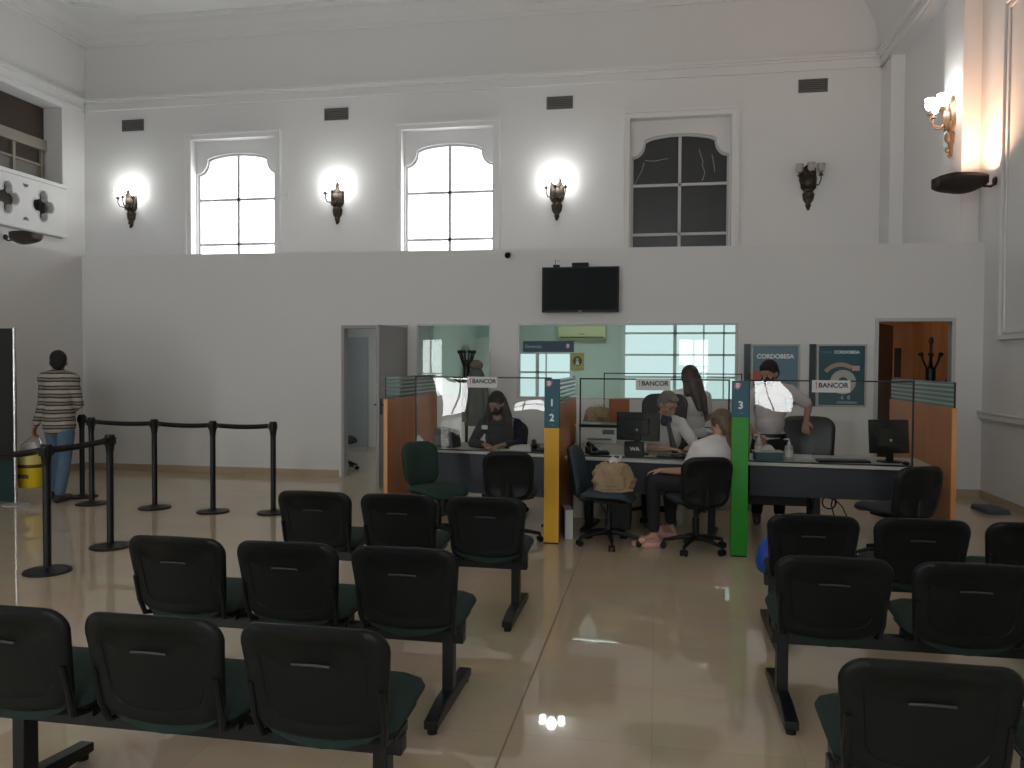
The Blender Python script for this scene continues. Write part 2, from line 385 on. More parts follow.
# ------------------------------------------------------------------ room shell
XL, XR, XP = -11.27, 3.81, 3.6
YF, YB = 14.3, -5.0
YP = 10.42
fl = MB().box2((XL - 0.5 - (-0.61), YB - 0.2, -0.12), (XR + 0.6 + 0.61, YF + 0.4, 0.0)).build('floor', M_FLOOR, loc=(-0.61, 0.33, 0))
struct(fl)
# dark expansion joint running through the tiles
struct(MB().box2((-0.614, YB, -0.001), (-0.606, 10.4, 0.0006)).build('trim_1', mat('joint_filler', (0.22, 0.165, 0.12), 0.6)))

def wall_xz(name, outer, holes, y0, y1, m): 
    return struct(MB().prism(outer, holes, lambda u, v, t: (u, y0 + t, v), y1 - y0).build(name, m))
def wall_yz(name, outer, holes, x0, x1, m):
    return struct(MB().prism(outer, holes, lambda u, v, t: (x0 + t, u, v), x1 - x0).build(name, m))

# partition across the hall
DL = (-4.26, 0.0, -3.34, 2.075); WA = (-3.2, 1.12, -2.18, 2.10); WB = (-1.82, 1.12, 0.985, 2.10); DR = (2.61, 0.0, 3.495, 2.14)
out = [(-8.27, 0), (DL[0], 0), (DL[0], DL[3]), (DL[2], DL[3]), (DL[2], 0), (DR[0], 0), (DR[0], DR[3]), (DR[2], DR[3]), (DR[2], 0), (XR, 0), (XR, 3.05), (-8.27, 3.11)]
wall_xz('wall_partition', out, [rect(*WA), rect(*WB)], YP, YP + 0.12, M_WALL2)
# left partition
wall_yz('wall_corridor', [(YP + 0.12, 0), (YF, 0), (YF, 2.86), (YP + 0.12, 2.86)], [], -8.39, -8.27, M_WALL2)
wall_yz('wall_left', [(YB, 0), (YP + 0.12, 0), (YP + 0.12, 3.11), (YB, 3.11)], [], -8.39, -8.27, M_WALL2)
# roof slabs of the built-in offices
struct(MB().box2((-8.40, YP + 0.12, 2.86), (XR, YF, 2.96)).build('ceiling_offices', M_WALL))
struct(MB().box2((XL, YB, 2.86), (-8.39, YF, 2.96)).build('ceiling_side_offices', M_WALL))
# front wall with alcoves
def win_outline(cx, zb=3.35):
    """glass outline: straight sides, concave shoulders, shallow arched top"""
    pts = [(cx - 0.84, zb), (cx + 0.84, zb), (cx + 0.84, 5.24)]
    for k in range(1, 9):
        a = k / 8 * PI / 2; pts.append((cx + 0.84 - 0.22 * math.sin(a) , 5.24 + 0.28 * (1 - math.cos(a))))
    for k in range(1, 12):
        t = k / 12; x = 0.62 - 1.24 * t; pts.append((cx + x, 5.54 + 0.08 * (1 - (x / 0.62) ** 2)))
    for k in range(8, -1, -1):
        a = k / 8 * PI / 2; pts.append((cx - 0.84 + 0.22 * math.sin(a), 5.24 + 0.28 * (1 - math.cos(a))))
    return pts
WX = [-8.06, -3.82, 0.345]
alc = [rect(cx - 0.865, 3.3, cx + 0.865, 5.86) for cx in WX]
low = [rect(-0.62, 0.9, 1.36, 2.62), rect(-2.5, 0.93, -1.5, 1.80)]
wall_xz('wall_front', rect(XL - 0.5, 0, XR + 0.2, 8.1), alc + low, YF, YF + 0.14, M_WALL)
n = 0
CRACK = mat('white_scratch', (0.40, 0.40, 0.38), 0.7)
for i, cx in enumerate(WX):
    wall_xz('wall_alcove', rect(cx - 1.0, 3.2, cx + 1.0, 6.0), [win_outline(cx)], YF + 0.14, YF + 0.24, M_WALL)
    n += 1
    w = bpy.data.objects.new('window_%d' % n, None); C.objects.link(w); w.location = (cx, YF + 0.2, 3.35); struct(w)
    if i < 2:
        struct_m = E_FRONT
    else:
        struct_m = mat('blacked_out_glass', (0.030, 0.032, 0.034), 0.28, noise=0.35, scale=3)
    MB().box2((-0.9, 0.03, -0.05), (0.9, 0.05, 2.3)).build('pane', struct_m, w)
    f = MB()
    o1 = [(u - cx, v - 3.35) for u, v in win_outline(cx)]
    o2 = [(u * 0.958, 0.03 + v * 0.968) for u, v in o1]
    f.prism(o1, [o2], lambda u, v, t: (u, -0.02 + t, v), 0.05)
    f.box2((-0.026, -0.01, 0), (0.026, 0.03, 2.24))
    for z in (0.52, 1.385): f.box2((-0.83, -0.01, z - 0.024), (0.83, 0.03, z + 0.024))
    f.build('window_frame', M_WINF, w)
    if i == 2:
        cr = MB(); rnd = random.Random(3)
        for pts in ([(0.33, 2.0), (0.37, 1.86), (0.40, 1.78), (0.385, 1.72), (0.43, 1.60), (0.41, 1.50), (0.39, 1.45)], [(-0.62, 1.80), (-0.66, 1.66), (-0.70, 1.58), (-0.78, 1.42)],
                    [(-0.6, 1.84), (-0.45, 1.82), (-0.2, 1.86)], [(0.55, 1.9), (0.58, 1.75), (0.6, 1.6)]):
            cr.tube([(u, 0.027, v) for u, v in pts], 0.006, 5)
        cr.build('crack', CRACK, w)
    # moulded casing round the alcove
    c = MB()
    for a, b, y in ((0.865, 0.95, -0.05), (0.95, 0.99, -0.08)):
        c.prism(rect(cx - b, 3.3, cx + b, 5.86 + b - 0.865), [rect(cx - a, 3.31, cx + a, 5.86 + a - 0.865)], lambda u, v, t, y=y: (u, YF + y + t, v), -y)
    struct(c.build('trim_window', M_TRIM))
for (x0, z0, x1, z1), vs, hs in ((low[0][0] + low[0][2], (0.29, 0.78, 1.12), (2.12, 1.74, 1.35)), (low[1][0] + low[1][2], (-2.14, -1.98), (1.42,))):
    n += 1; w = bpy.data.objects.new('window_%d' % n, None); C.objects.link(w); w.location = (0, YF, 0); struct(w)
    MB().box2((x0, 0.08, z0), (x1, 0.1, z1)).build('pane', E_LOW, w)
    f = MB().prism(rect(x0, z0, x1, z1), [rect(x0 + 0.05, z0 + 0.05, x1 - 0.05, z1 - 0.05)], lambda u, v, t: (u, 0.0 + t, v), 0.07)
    for q_, x in enumerate(vs): wq = 0.03 if q_ == 0 else 0.012; f.box2((x - wq, 0.02, z0), (x + wq, 0.07, z1))
    for z in hs: f.box2((x0, 0.02, z - 0.018), (x1, 0.07, z + 0.018))
    f.build('window_frame', M_TRIM, w)

# right wall (plane XR) with pilasters, beam and panels
wall_yz('wall_right', rect(YB, 0, YF + 0.2, 8.1), [], XR, XR + 0.2, M_WALL)
p = MB().box2((XP, 13.72, 2.9), (XR, YF, 8.0)).box2((XP, 10.61, 2.9), (XR, 11.27, 6.6)).box2((XP, 3.9, 2.9), (XR, 4.6, 6.6))
struct(p.build('wall_right_pilasters', M_WALL, bevel=0.004))
struct(MB().box2((XP, YB, 6.50), (XR, YF, 8.0)).build('wall_right_beam', M_WALL))
# cornices: stepped profile, right and front and left
def cornice(name, p0, p1, nrm, z, steps):
    m = MB(); p0 = V(p0); p1 = V(p1); nrm = V(nrm)
    for (d, za, zb) in steps:
        a = p0; b = p1 + nrm * d; m.box2((min(a.x, b.x), min(a.y, b.y), z + za), (max(a.x, b.x), max(a.y, b.y), z + zb))
    return struct(m.build(name, M_TRIM))
ST = ((0.045, 0.02, 0.05), (0.018, 0.05, 0.17), (0.055, 0.17, 0.205), (0.09, 0.205, 0.25))
cornice('trim_cornice_front', (XL, YF, 0), (XP, YF, 0), (0, -1, 0), 6.50, ST)
cornice('trim_cornice_right', (XP, YB, 0), (XP, YF, 0), (-1, 0, 0), 6.50, ST)
cornice('trim_cornice_left', (XL, YB, 0), (XL, YF, 0), (1, 0, 0), 6.50, ST)
# coved frieze and ceiling
lev = [(6.75, 0.0, 0.0, 0.0), (7.0, 0.01, 0.01, 0.05), (7.25, 0.03, 0.02, 0.12), (7.45, 0.05, 0.03, 0.21), (7.74, 0.09, 0.06, 0.38),
       (7.74, 0.14, 0.11, 0.38), (7.80, 0.15, 0.12, 0.44), (7.81, 0.19, 0.16, 0.45), (7.90, 0.22, 0.19, 0.60), (7.91, 0.28, 0.25, 0.62), (8.00, 0.42, 0.40, 0.95)]
m = MB(); prev = None
for z, a, b, c in lev:
    r = [m.bm.verts.new((XL + a, YB, z)), m.bm.verts.new((XL + a, YF - b, z)), m.bm.verts.new((XP - c, YF - b, z)), m.bm.verts.new((XP - c, YB, z))]
    if prev:
        for k in range(3): m.bm.faces.new((prev[k], prev[k + 1], r[k + 1], r[k]))
    prev = r
m.bm.faces.new(prev)
struct(m.build('ceiling', M_CEIL, sharp=22))
struct(MB().box2((XL - 0.6, YB, 8.1), (XR + 0.4, YF + 0.3, 8.2)).build('ceiling_roof', M_CEIL))
# raised ceiling moulding with a notched corner
pts = [(-10.45, YB + 1)]
pts.append((-10.45, 12.95))
for k in range(1, 8):
    a = k / 8 * PI / 2; pts.append((-10.45 + 0.80 * math.sin(a), 12.95 + 0.70 * (1 - math.cos(a)) ))
pts += [(-9.65, 13.65), (2.0, 13.65), (2.3, 12.9), (2.3, YB + 1)]
m = MB()
for a, b in zip(pts, pts[1:]):
    a = V((a[0], a[1], 7.98)); b = V((b[0], b[1], 7.98)); d = (b - a).normalized()
    R_ = Matrix.Rotation(math.atan2(d.y, d.x), 4, 'Z'); m.box((a + b) / 2, ((b - a).length + 0.03, 0.09, 0.05), R_); m.box((a + b) / 2 + V((0, 0, -0.02)), ((b - a).length + 0.02, 0.04, 0.05), R_)
struct(m.build('trim_ceiling', M_TRIM))
# right wall dado, baseboard and framed wall panel
m = MB().box2((XR - 0.05, YB, 0.955), (XR, YP, 1.045)).box2((XR - 0.065, YB, 1.02), (XR, YP, 1.04)).box2((XR - 0.025, YB, 0.93), (XR, YP, 0.955))
struct(m.build('trim_dado', M_TRIM, bevel=0.005))
m = MB()
for a, d in ((0.0, 0.045), (0.07, 0.02)):
    y1 = 9.93 - a
    m.prism([(4.9 + a, 1.87 + a), (y1, 1.87 + a), (y1, 5.66 - a), (4.9 + a, 5.66 - a)], [[(4.95 + a, 1.92 + a), (y1 - 0.05, 1.92 + a), (y1 - 0.05, 5.61 - a), (4.95 + a, 5.61 - a)]], lambda u, v, t, d=d: (XR - d + t, u, v), d)
struct(m.build('trim_wall_panel', M_TRIM, bevel=0.004))
struct(MB().box2((XR - 0.012, YB, 0), (XR, YP, 0.095)).build('baseboard_right', M_BASE))
struct(MB().box2((-8.27, YB, 0), (-8.258, YP, 0.095)).build('baseboard_left', M_BASE))
struct(MB().box2((-8.27, YP - 0.012, 0), (DL[0] - 0.05, YP, 0.095)).box2((DL[2] + 0.05, YP - 0.012, 0), (DR[0] - 0.05, YP, 0.095))
       .box2((DR[2] + 0.05, YP - 0.012, 0), (XR, YP, 0.095)).build('baseboard_partition', M_BASE))
# rear wall of the hall with its daylit windows and glass doors
RW = [rect(-8.8, 3.4, -7.2, 5.6), rect(-4.6, 3.4, -3.0, 5.6), rect(-0.45, 3.4, 1.15, 5.6)]
RD = [rect(-7.95, 0.05, -7.05, 2.4), rect(-5.75, 0.10, -4.88, 0.60), rect(0.62, 0.62, 1.6, 2.4)]
wall_xz('wall_rear', rect(XL - 0.5, 0, XR + 0.2, 8.1), RW + RD, YB - 0.2, YB, M_WALL)
for k, r in enumerate(RW + RD):
    n += 1; x0, z0 = r[0]; x1, z1 = r[2]
    w = bpy.data.objects.new(('window_%d' if k < 3 else 'door_%d') % (n if k < 3 else k), None); C.objects.link(w); w.location = (0, YB, 0); struct(w)
    MB().box2((x0, -0.12, z0), (x1, -0.1, z1)).build('pane', E_REAR if k < 3 else E_DOOR, w)
    f = MB().prism(rect(x0, z0, x1, z1), [rect(x0 + 0.05, z0 + 0.05, x1 - 0.05, z1 - 0.05)], lambda u, v, t: (u, -0.1 + t, v), 0.07)
    f.box2(((x0 + x1) / 2 - 0.02, -0.09, z0), ((x0 + x1) / 2 + 0.02, -0.04, z1)); f.box2((x0, -0.09, (z0 + z1) / 2 - 0.02), (x1, -0.04, (z0 + z1) / 2 + 0.02))
    f.build('window_frame', M_WINF, w)
# upper left wall with the balcony opening
wall_yz('wall_upper_left', [(YB, 2.9), (YF, 2.9), (YF, 8.1), (YB, 8.1)], [[(9.0, 3.92), (13.69, 3.92), (13.69, 6.43), (9.0, 6.43)]], XL - 0.40, XL, M_WALL)
struct(MB().box2((XL - 0.46, 8.9, 3.2), (XL - 0.42, 13.8, 6.5)).build('wall_balcony_screen', M_SCREEN))
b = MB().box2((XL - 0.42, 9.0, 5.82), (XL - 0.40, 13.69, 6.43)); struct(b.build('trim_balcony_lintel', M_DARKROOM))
f = MB().box2((XL - 0.44, 9.0, 5.60), (XL - 0.33, 13.69, 5.80))
for y in (13.6, 12.92, 12.05, 11.2, 10.3): f.box2((XL - 0.42, y - 0.03, 3.3), (XL - 0.36, y + 0.03, 5.60))
f.box2((XL - 0.42, 9.0, 5.30), (XL - 0.37, 13.69, 5.34)).box2((XL - 0.42, 9.0, 3.3), (XL - 0.37, 13.69, 3.9))
struct(f.build('trim_balcony_screen_frame', M_SCREENF))
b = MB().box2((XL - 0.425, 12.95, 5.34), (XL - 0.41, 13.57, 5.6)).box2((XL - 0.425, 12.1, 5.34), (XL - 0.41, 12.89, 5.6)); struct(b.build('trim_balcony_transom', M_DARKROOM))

def quatrefoil(cy, cz, r, o):
    pts = []
    for k in range(4):
        a0 = k * 90
        ex = (cy + o * 0.9 * math.cos(math.radians(a0)), cz + o * math.sin(math.radians(a0)))
        for j in range(-5, 6):
            a = math.radians(a0 + j * 22); pts.append((ex[0] + r * 0.88 * math.cos(a), ex[1] + r * math.sin(a)))
    return pts
b = thing('balcony_balustrade', 'white balustrade pierced with quatrefoils in the upper left balcony opening', 'balustrade', (XL + 0.02, 13.68, 3.96))
holes = []; solids = []
for k in range(6):
    cy = 13.10 - 0.83 * k
    holes.append([(u - 13.68, v - 3.96) for u, v in quatrefoil(cy, 4.43, 0.105, 0.175)][::1])
    for z in (4.10, 4.75):
        holes.append([(cy - 0.415 - 13.68 + 0.07 * math.cos(a), z - 3.96 + (0.06 if z < 4.4 else -0.06) * math.sin(a) ) for a in [j * PI / 6 for j in range(0, 7)]])
MB().prism([(-4.68, 0.03), (-0.0, 0.03), (-0.0, 0.90), (-4.68, 0.90)], holes, lambda u, v, t: (-0.06 + t, u, v), 0.12).build('pierced_panel', M_TRIM, b)
MB().box2((-0.09, -4.68, 0.90), (0.10, 0.0, 0.97)).build('handrail', M_TRIM, b, bevel=0.01)
MB().box2((-0.09, -4.68, -0.03), (0.10, 0.0, 0.03)).build('bottom_rail', M_TRIM, b, bevel=0.01)
m = MB()
for k in range(6):
    q = quatrefoil(13.10 - 0.83 * k - 13.68, 0.47, 0.125, 0.175)
    m.tube([(0.065, u, v) for u, v in q + q[:2]], 0.012, 6)
m.build('quatrefoil_bead', M_TRIM, b)

# ------------------------------------------------------------------ office doors, glazing, interior
struct(MB().prism([(DL[0] - 0.012, 0), (DL[0] + 0.03, 0), (DL[0] + 0.03, DL[3] - 0.03), (DL[2] - 0.03, DL[3] - 0.03), (DL[2] - 0.03, 0), (DL[2] + 0.012, 0), (DL[2] + 0.012, DL[3] + 0.012), (DL[0] - 0.012, DL[3] + 0.012)], [],
       lambda u, v, t: (u, YP - 0.012 + t, v), 0.144).build('trim_2', M_DOOR))
struct(MB().prism([(DR[0] - 0.012, 0), (DR[0] + 0.03, 0), (DR[0] + 0.03, DR[3] - 0.03), (DR[2] - 0.03, DR[3] - 0.03), (DR[2] - 0.03, 0), (DR[2] + 0.012, 0), (DR[2] + 0.012, DR[3] + 0.012), (DR[0] - 0.012, DR[3] + 0.012)], [],
       lambda u, v, t: (u, YP - 0.012 + t, v), 0.144).build('trim_3', M_ALU))
d = bpy.data.objects.new('door_1', None); C.objects.link(d); d.location = (DL[2] - 0.01, YP - 0.03, 0); d.rotation_euler.z = math.radians(85); struct(d)
MB().box2((-0.88, -0.02, 0.01), (0, 0.02, 2.05)).build('door_leaf', M_DOOR, d, bevel=0.003)
m = MB()
for s_ in (-1, 1): m.box2((-0.85, s_ * 0.022, 0.93), (-0.81, s_ * 0.03, 1.13)).tube([(-0.83, s_ * 0.02, 1.05), (-0.83, s_ * 0.065, 1.05), (-0.72, s_ * 0.07, 1.05)], 0.009, 8)
m.build('door_handle', M_BLACKM, d)
d = bpy.data.objects.new('door_2', None); C.objects.link(d); d.location = (-6.25, YF - 0.05, 0); struct(d)
MB().box2((0, -0.02, 0.0), (0.93, 0.02, 2.05)).build('door_leaf', M_DOORB, d, bevel=0.003)
MB().box2((0.40, -0.03, 1.10), (0.52, -0.02, 1.13)).build('door_handle', M_BLACKM, d)
d = bpy.data.objects.new('door_3', None); C.objects.link(d); d.location = (DR[0] + 0.02, YP + 0.14, 0); d.rotation_euler.z = math.radians(62); struct(d)
MB().box2((0, -0.02, 0.01), (0.84, 0.02, 2.1)).build('door_leaf', mat('dark_stained_door', (0.045, 0.03, 0.022), 0.4), d, bevel=0.003)
for nm, r in (('window_20', WA), ('window_21', WB)):
    w = bpy.data.objects.new(nm, None); C.objects.link(w); w.location = (0, YP, 0); struct(w)
    MB().prism(rect(*r), [rect(r[0] + 0.022, r[1] + 0.022, r[2] - 0.022, r[3] - 0.022)], lambda u, v, t: (u, -0.008 + t, v), 0.09).build('window_frame', M_ALU, w)
    MB().box2((r[0] + 0.02, 0.035, r[1] + 0.02), (r[2] - 0.02, 0.041, r[3] - 0.02)).build('pane', M_GLASSG, w)
# inner dividing walls
OW = mat('office_wall_paint', (0.62, 0.68, 0.65), 0.85, noise=0.02)
struct(MB().box2((-3.30, YP + 0.9, 0), (-3.22, YF, 2.86)).build('wall_office_left', OW))
struct(MB().box2((1.52, YP + 0.12, 0), (1.60, YF, 2.86)).build('wall_office_right', OW))
struct(MB().box2((1.6, 12.95, 0), (XR, 13.05, 2.86)).build('wall_wood_panelled', M_WOODD))
struct(MB().box2((XR - 0.04, YP + 0.12, 0), (XR, 12.95, 2.86)).build('wall_wood_side', M_WOODD))
struct(MB().box2((-3.22, YF - 0.03, 0), (-2.52, YF, 2.86)).box2((-2.52, YF - 0.03, 1.82), (-0.64, YF, 2.86)).box2((-1.48, YF - 0.03, 0), (-0.64, YF, 1.82)).build('wall_office_back', OW))
for x, y, sx, sy in ((-1.0, 12.4, 1.2, 0.6), (-4.8, 12.4, 0.6, 0.6)):  # added light panels that lift the office and corridor brightness, no visible fitting
    l = thing('added_fill_panel', 'unseen light panel added to brighten the %s' % ('glazed central office' if x > -2 else 'corridor behind the grey door'), 'added ceiling light', (x, y, 2.86))
    MB().box2((-sx / 2, -sy / 2, -0.03), (sx / 2, sy / 2, 0)).build('housing', M_WHITEP, l)
    MB().box2((-sx / 2 + 0.03, -sy / 2 + 0.03, -0.034), (sx / 2 - 0.03, sy / 2 - 0.03, -0.028)).build('fill_emitter', E_FILL, l)
l = thing('added_warm_light', 'unseen warm light added to brighten the wood-panelled room', 'added ceiling light', (2.7, 11.9, 2.86))  # added warm fill for the room behind the right doorway, fitting unseen
MB().lathe([(0.001, 0), (0.16, 0), (0.17, -0.03), (0.15, -0.06), (0.001, -0.07)]).build('fill_emitter', emis('warm_diffuser', (1.0, 0.76, 0.52), 10.0), l)

# ------------------------------------------------------------------ vents
for x, z in ((-10.19, 6.21), (-5.96, 6.22), (-1.76, 6.21), (2.52, 6.27)):
    where = {-10.19: 'leftmost, above the first lit wall sconce', -5.96: 'between the two bright windows', -1.76: 'left of the dark window', 2.52: 'at the right above the unlit sconce'}[x]
    v = thing('air_vent', 'small dark louvred vent high on the wall, ' + where, 'vent', (x, YF, z), group='vents under the cornice')
    MB().prism(rect(-0.235, -0.11, 0.235, 0.11), [rect(-0.205, -0.08, 0.205, 0.08)], lambda u, w, t: (u, -0.02 + t, w), 0.02).build('frame', M_GREYP, v)
    MB().box2((-0.205, -0.004, -0.08), (0.205, 0.0, 0.08)).build('backing', mat('vent_dark', (0.03, 0.028, 0.025), 0.8), v)
    m = MB()
    for k in range(5): m.box((0, -0.010, -0.065 + k * 0.0325), (0.40, 0.004, 0.02), rotm(math.radians(40), 0, 0))
    m.build('louvre', mat('vent_louvre', (0.16, 0.15, 0.14), 0.6), v)

# ------------------------------------------------------------------ sconces
def sconce(loc, rz, lit, label, metal, n_arm=3):
    s = thing('wall_sconce', label, 'wall lamp', loc, rz, 'ornate bronze wall sconces')
    # origin at the wall plate centre; -Y is away from the wall
    prof = [(0.115, 0.20), (0.135, 0.05), (0.125, -0.10), (0.07, -0.16), (0.10, -0.20), (0.085, -0.30), (0.04, -0.36), (0.045, -0.40), (0.02, -0.46)]
    o = [(x, z) for x, z in prof] + [(-x, z) for x, z in reversed(prof)] + [(-0.06, 0.27), (0, 0.31), (0.06, 0.27)]
    m = MB().pad(o, lambda u, v, t: (u, t, v), [(0.5, -0.045, 0), (0.8, -0.035, 0), (0.93, -0.018, 0), (1.0, -0.008, 0)])
    m.ball((0, -0.05, -0.38), 0.035).ball((0, -0.05, -0.22), (0.06, 0.04, 0.07)).ball((0, -0.06, 0.0), (0.085, 0.05, 0.12)).ball((0, -0.03, -0.455), 0.024)
    for sx in (-1, 1):
        m.tube([(sx * 0.02, -0.05, 0.1), (sx * 0.08, -0.07, 0.16), (sx * 0.10, -0.06, 0.22), (sx * 0.06, -0.05, 0.25), (sx * 0.05, -0.05, 0.21)], 0.014, 8)
        m.tube([(sx * 0.02, -0.05, -0.1), (sx * 0.10, -0.06, -0.12), (sx * 0.11, -0.05, -0.05), (sx * 0.07, -0.05, -0.04)], 0.012, 8)
    m.build('wall_plate', metal, s)
    for (ax, ay) in ((-0.17, -0.17), (0.0, -0.26), (0.17, -0.17)):
        d = V((ax, ay + 0.04, 0)); a = MB()
        pts = [V((0, -0.05, -0.02)), V((ax * 0.4, -0.05 + (ay + 0.05) * 0.4, -0.09)), V((ax * 0.85, -0.05 + (ay + 0.05) * 0.85, -0.07)), V((ax, ay, 0.0)), V((ax, ay, 0.06))]
        a.tube(pts, [0.014, 0.012, 0.011, 0.010, 0.012], 8); a.lathe([(0.012, 0), (0.038, 0.01), (0.042, 0.022), (0.02, 0.03), (0.022, 0.06)], (ax, ay, 0.06))
        a.build('arm', metal, s)
        g = MB().lathe([(0.024, 0.0), (0.05, 0.02), (0.062, 0.06), (0.055, 0.10), (0.068, 0.14), (0.066, 0.142), (0.05, 0.10), (0.001, 0.03)], (ax, ay, 0.125), seg=20)
        g.build('tulip_shade', E_BULB if lit else M_TULIP, s)
    if lit:
        ld = bpy.data.lights.new('bulb_light', 'POINT'); ld.energy = SCONCE; ld.shadow_soft_size = 0.09; ld.color = (0.95, 1.0, 0.97)
        lo = bpy.data.objects.new('bulb_light', ld); C.objects.link(lo); lo.parent = s; lo.location = (0, -0.26, 0.24)
    return s
sconce((-10.24, YF, 4.68), 0, True, 'lit bronze sconce leftmost on the back wall, by the corner', M_BRONZE)
sconce((-5.94, YF, 4.64), 0, True, 'lit bronze sconce between the two bright windows', M_BRONZE)
sconce((-1.80, YF, 4.60), 0, True, 'lit bronze sconce between the middle bright window and the dark window', M_BRONZE)
sconce((2.47, YF, 4.66), 0, False, 'unlit bronze sconce right of the dark window', M_BRONZE)
sconce((XP, 10.95, 4.66), -PI / 2, True, 'lit brass sconce on the right wall pilaster above the black uplight', M_BRASS)

def uplight(loc, rz, label, lit):
    s = thing('uplight_bowl', label, 'wall lamp', loc, rz, 'boat-shaped wall uplights')
    # local: wall at x=0, bowl extends to -X, boat shape along X
    L = 0.62; m = MB(); rings = []
    for i in range(13):
        t = i / 12; x = -0.07 - L * t; w = 0.17 * (math.sin(PI * min(1, 0.12 + 0.9 * (1 - t) ** 0.8)) ** 0.5 if t < 1 else 0.0) + 0.004
        dp = 0.02 + 0.20 * math.sin(PI * (0.10 + 0.82 * (1 - t))) ** 0.7; zt = 0.0 if t < 0.7 else -0.14 * (t - 0.7)
        ring = [(x, w * math.cos(a), zt - dp * math.sin(a)) for a in [k * PI / 10 for k in range(11)]]
        rings.append([m.bm.verts.new(p) for p in ring])
    for a, b2 in zip(rings, rings[1:]):
        for k in range(10): m.bm.faces.new((a[k], a[k + 1], b2[k + 1], b2[k]))
    m.bm.faces.new(rings[0])
    o = m.build('bowl', M_BRONZE if not lit else mat('dark_bronze_bowl', (0.03, 0.024, 0.02), 0.5, metal=0.4), s)
    sm = o.modifiers.new('solid', 'SOLIDIFY'); sm.thickness = 0.008
    MB().tube([(0.0, 0, -0.10), (-0.05, 0, -0.14), (-0.14, 0, -0.13), (-0.2, 0, -0.12)], 0.016, 8).lathe([(0.05, 0), (0.05, 0.015), (0.03, 0.03)], M=Matrix.Translation((0, 0, -0.08)) @ rotm(0, -PI / 2, 0)).build('bracket', M_BRONZE, s)
    if lit:
        MB().cyl((-0.25, 0, -0.035), (-0.45, 0, -0.035), 0.012).build('lamp_tube', E_WARM, s)
        ld = bpy.data.lights.new('tube_light', 'AREA'); ld.shape = 'RECTANGLE'; ld.size = 0.35; ld.size_y = 0.12; ld.energy = 27; ld.color = (1.0, 0.56, 0.34); ld.spread = math.radians(150)
        lo = bpy.data.objects.new('tube_light', ld); C.objects.link(lo); lo.parent = s; lo.location = (-0.33, 0, 0.0); lo.rotation_euler = (PI, 0, 0)
uplight((XR, 10.15, 3.79), 0, 'glowing boat-shaped black uplight on the right wall under the brass sconce', True)
uplight((XL, 12.3, 3.82), PI, 'unlit boat-shaped dark uplight under the left balcony balustrade', False)

# ------------------------------------------------------------------ seating benches
def curve_back(u): return 0.03 * (1 - (u / 0.25) ** 2)      # wraps round the sitter
TILT = math.radians(12)
def make_seat(parent, x, fab=M_GREENF, drop=0.0):
    """one shell of a beam bench, sitter looks towards +Y; origin x on beam axis"""
    def fb(u, v, t):   # backrest: u across, v up from 0, t towards -Y (behind)
        y = -0.02 - t - curve_back(u) - v * math.sin(TILT); return (x + u, y - 0.03, 0.60 - drop + v * math.cos(TILT))
    ol = [(u, v) for u, v in rrect(0.49, 0.35, 0.07, 6, wb=0.45)]
    # sag of the top edge and roundness of the lower edge
    ol = [(u, v + (0.012 * math.cos(u * 6.0) if v > 0 else -0.03 * math.cos(u * 6.4))) for u, v in ol]
    MB().pad(ol, fb, [(0.3, 0.010, 0.002), (0.72, 0.010, 0.002), (0.74, 0.016, 0.002), (0.88, 0.020, 0.0), (0.965, 0.018, 0.0), (1.0, 0.008, 0.0), (1.0, 0.002, 0.002)]).build('backrest_shell', M_BLACKP, parent, sharp=50)
    def ff(u, v, t): a = fb(u, v, 0); return (a[0], a[1] + t, a[2])
    ol = [(u, v if v > -0.05 else v - 0.045 * math.cos(u * 6.4) * min(1, (-0.05 - v) / 0.08)) for u, v in ol]
    MB().pad(ol, ff, [(0.3, 0.035, 0.0), (0.8, 0.032, 0.0), (0.93, 0.022, 0.0), (0.975, 0.006, 0.0)]).build('backrest_cushion', fab, parent, sharp=60)
    s_ = MB(); s_.tube([fb(u, 0.055 + 0.004 * math.cos(u * 20), 0.018) for u in (-0.062, -0.03, 0, 0.03, 0.062)], 0.0045, 6).build('handle_slot', mat('dark_grey_plastic', (0.035, 0.035, 0.037), 0.4), parent)
    # seat: u across, v depth
    sl = rrect(0.46, 0.44, 0.09, 6)
    def fs(u, v, t):
        dz = 0.018 * (v / 0.22) - (0.035 * ((v - 0.12) / 0.1) ** 2 if v > 0.12 else 0); return (x + u, 0.20 + v, 0.415 + dz + t)
    MB().pad(sl, fs, [(0.4, 0.045, 0.0), (0.8, 0.045, 0.0), (0.95, 0.03, 0.0), (1.0, 0.008, 0.0)]).build('seat_cushion', fab, parent, sharp=60)
    MB().pad(sl, fs, [(0.5, 0.006, -0.02), (0.95, 0.006, -0.018), (1.0, 0.006, 0.0)]).build('seat_shell', M_BLACKP, parent, sharp=50)
    for sx in (-1, 1):
        m = MB()
        m.tube([(x + sx * 0.20, 0.30, 0.385), (x + sx * 0.20, 0.05, 0.375), (x + sx * 0.205, -0.02, 0.39), (x + sx * 0.215, -0.045, 0.46), (x + sx * 0.215, -0.075, 0.58)], 0.012, 8)
        m.box((x + sx * 0.20, 0.12, 0.365), (0.035, 0.12, 0.03))
        m.build('seat_bracket', M_BLACKM, parent)
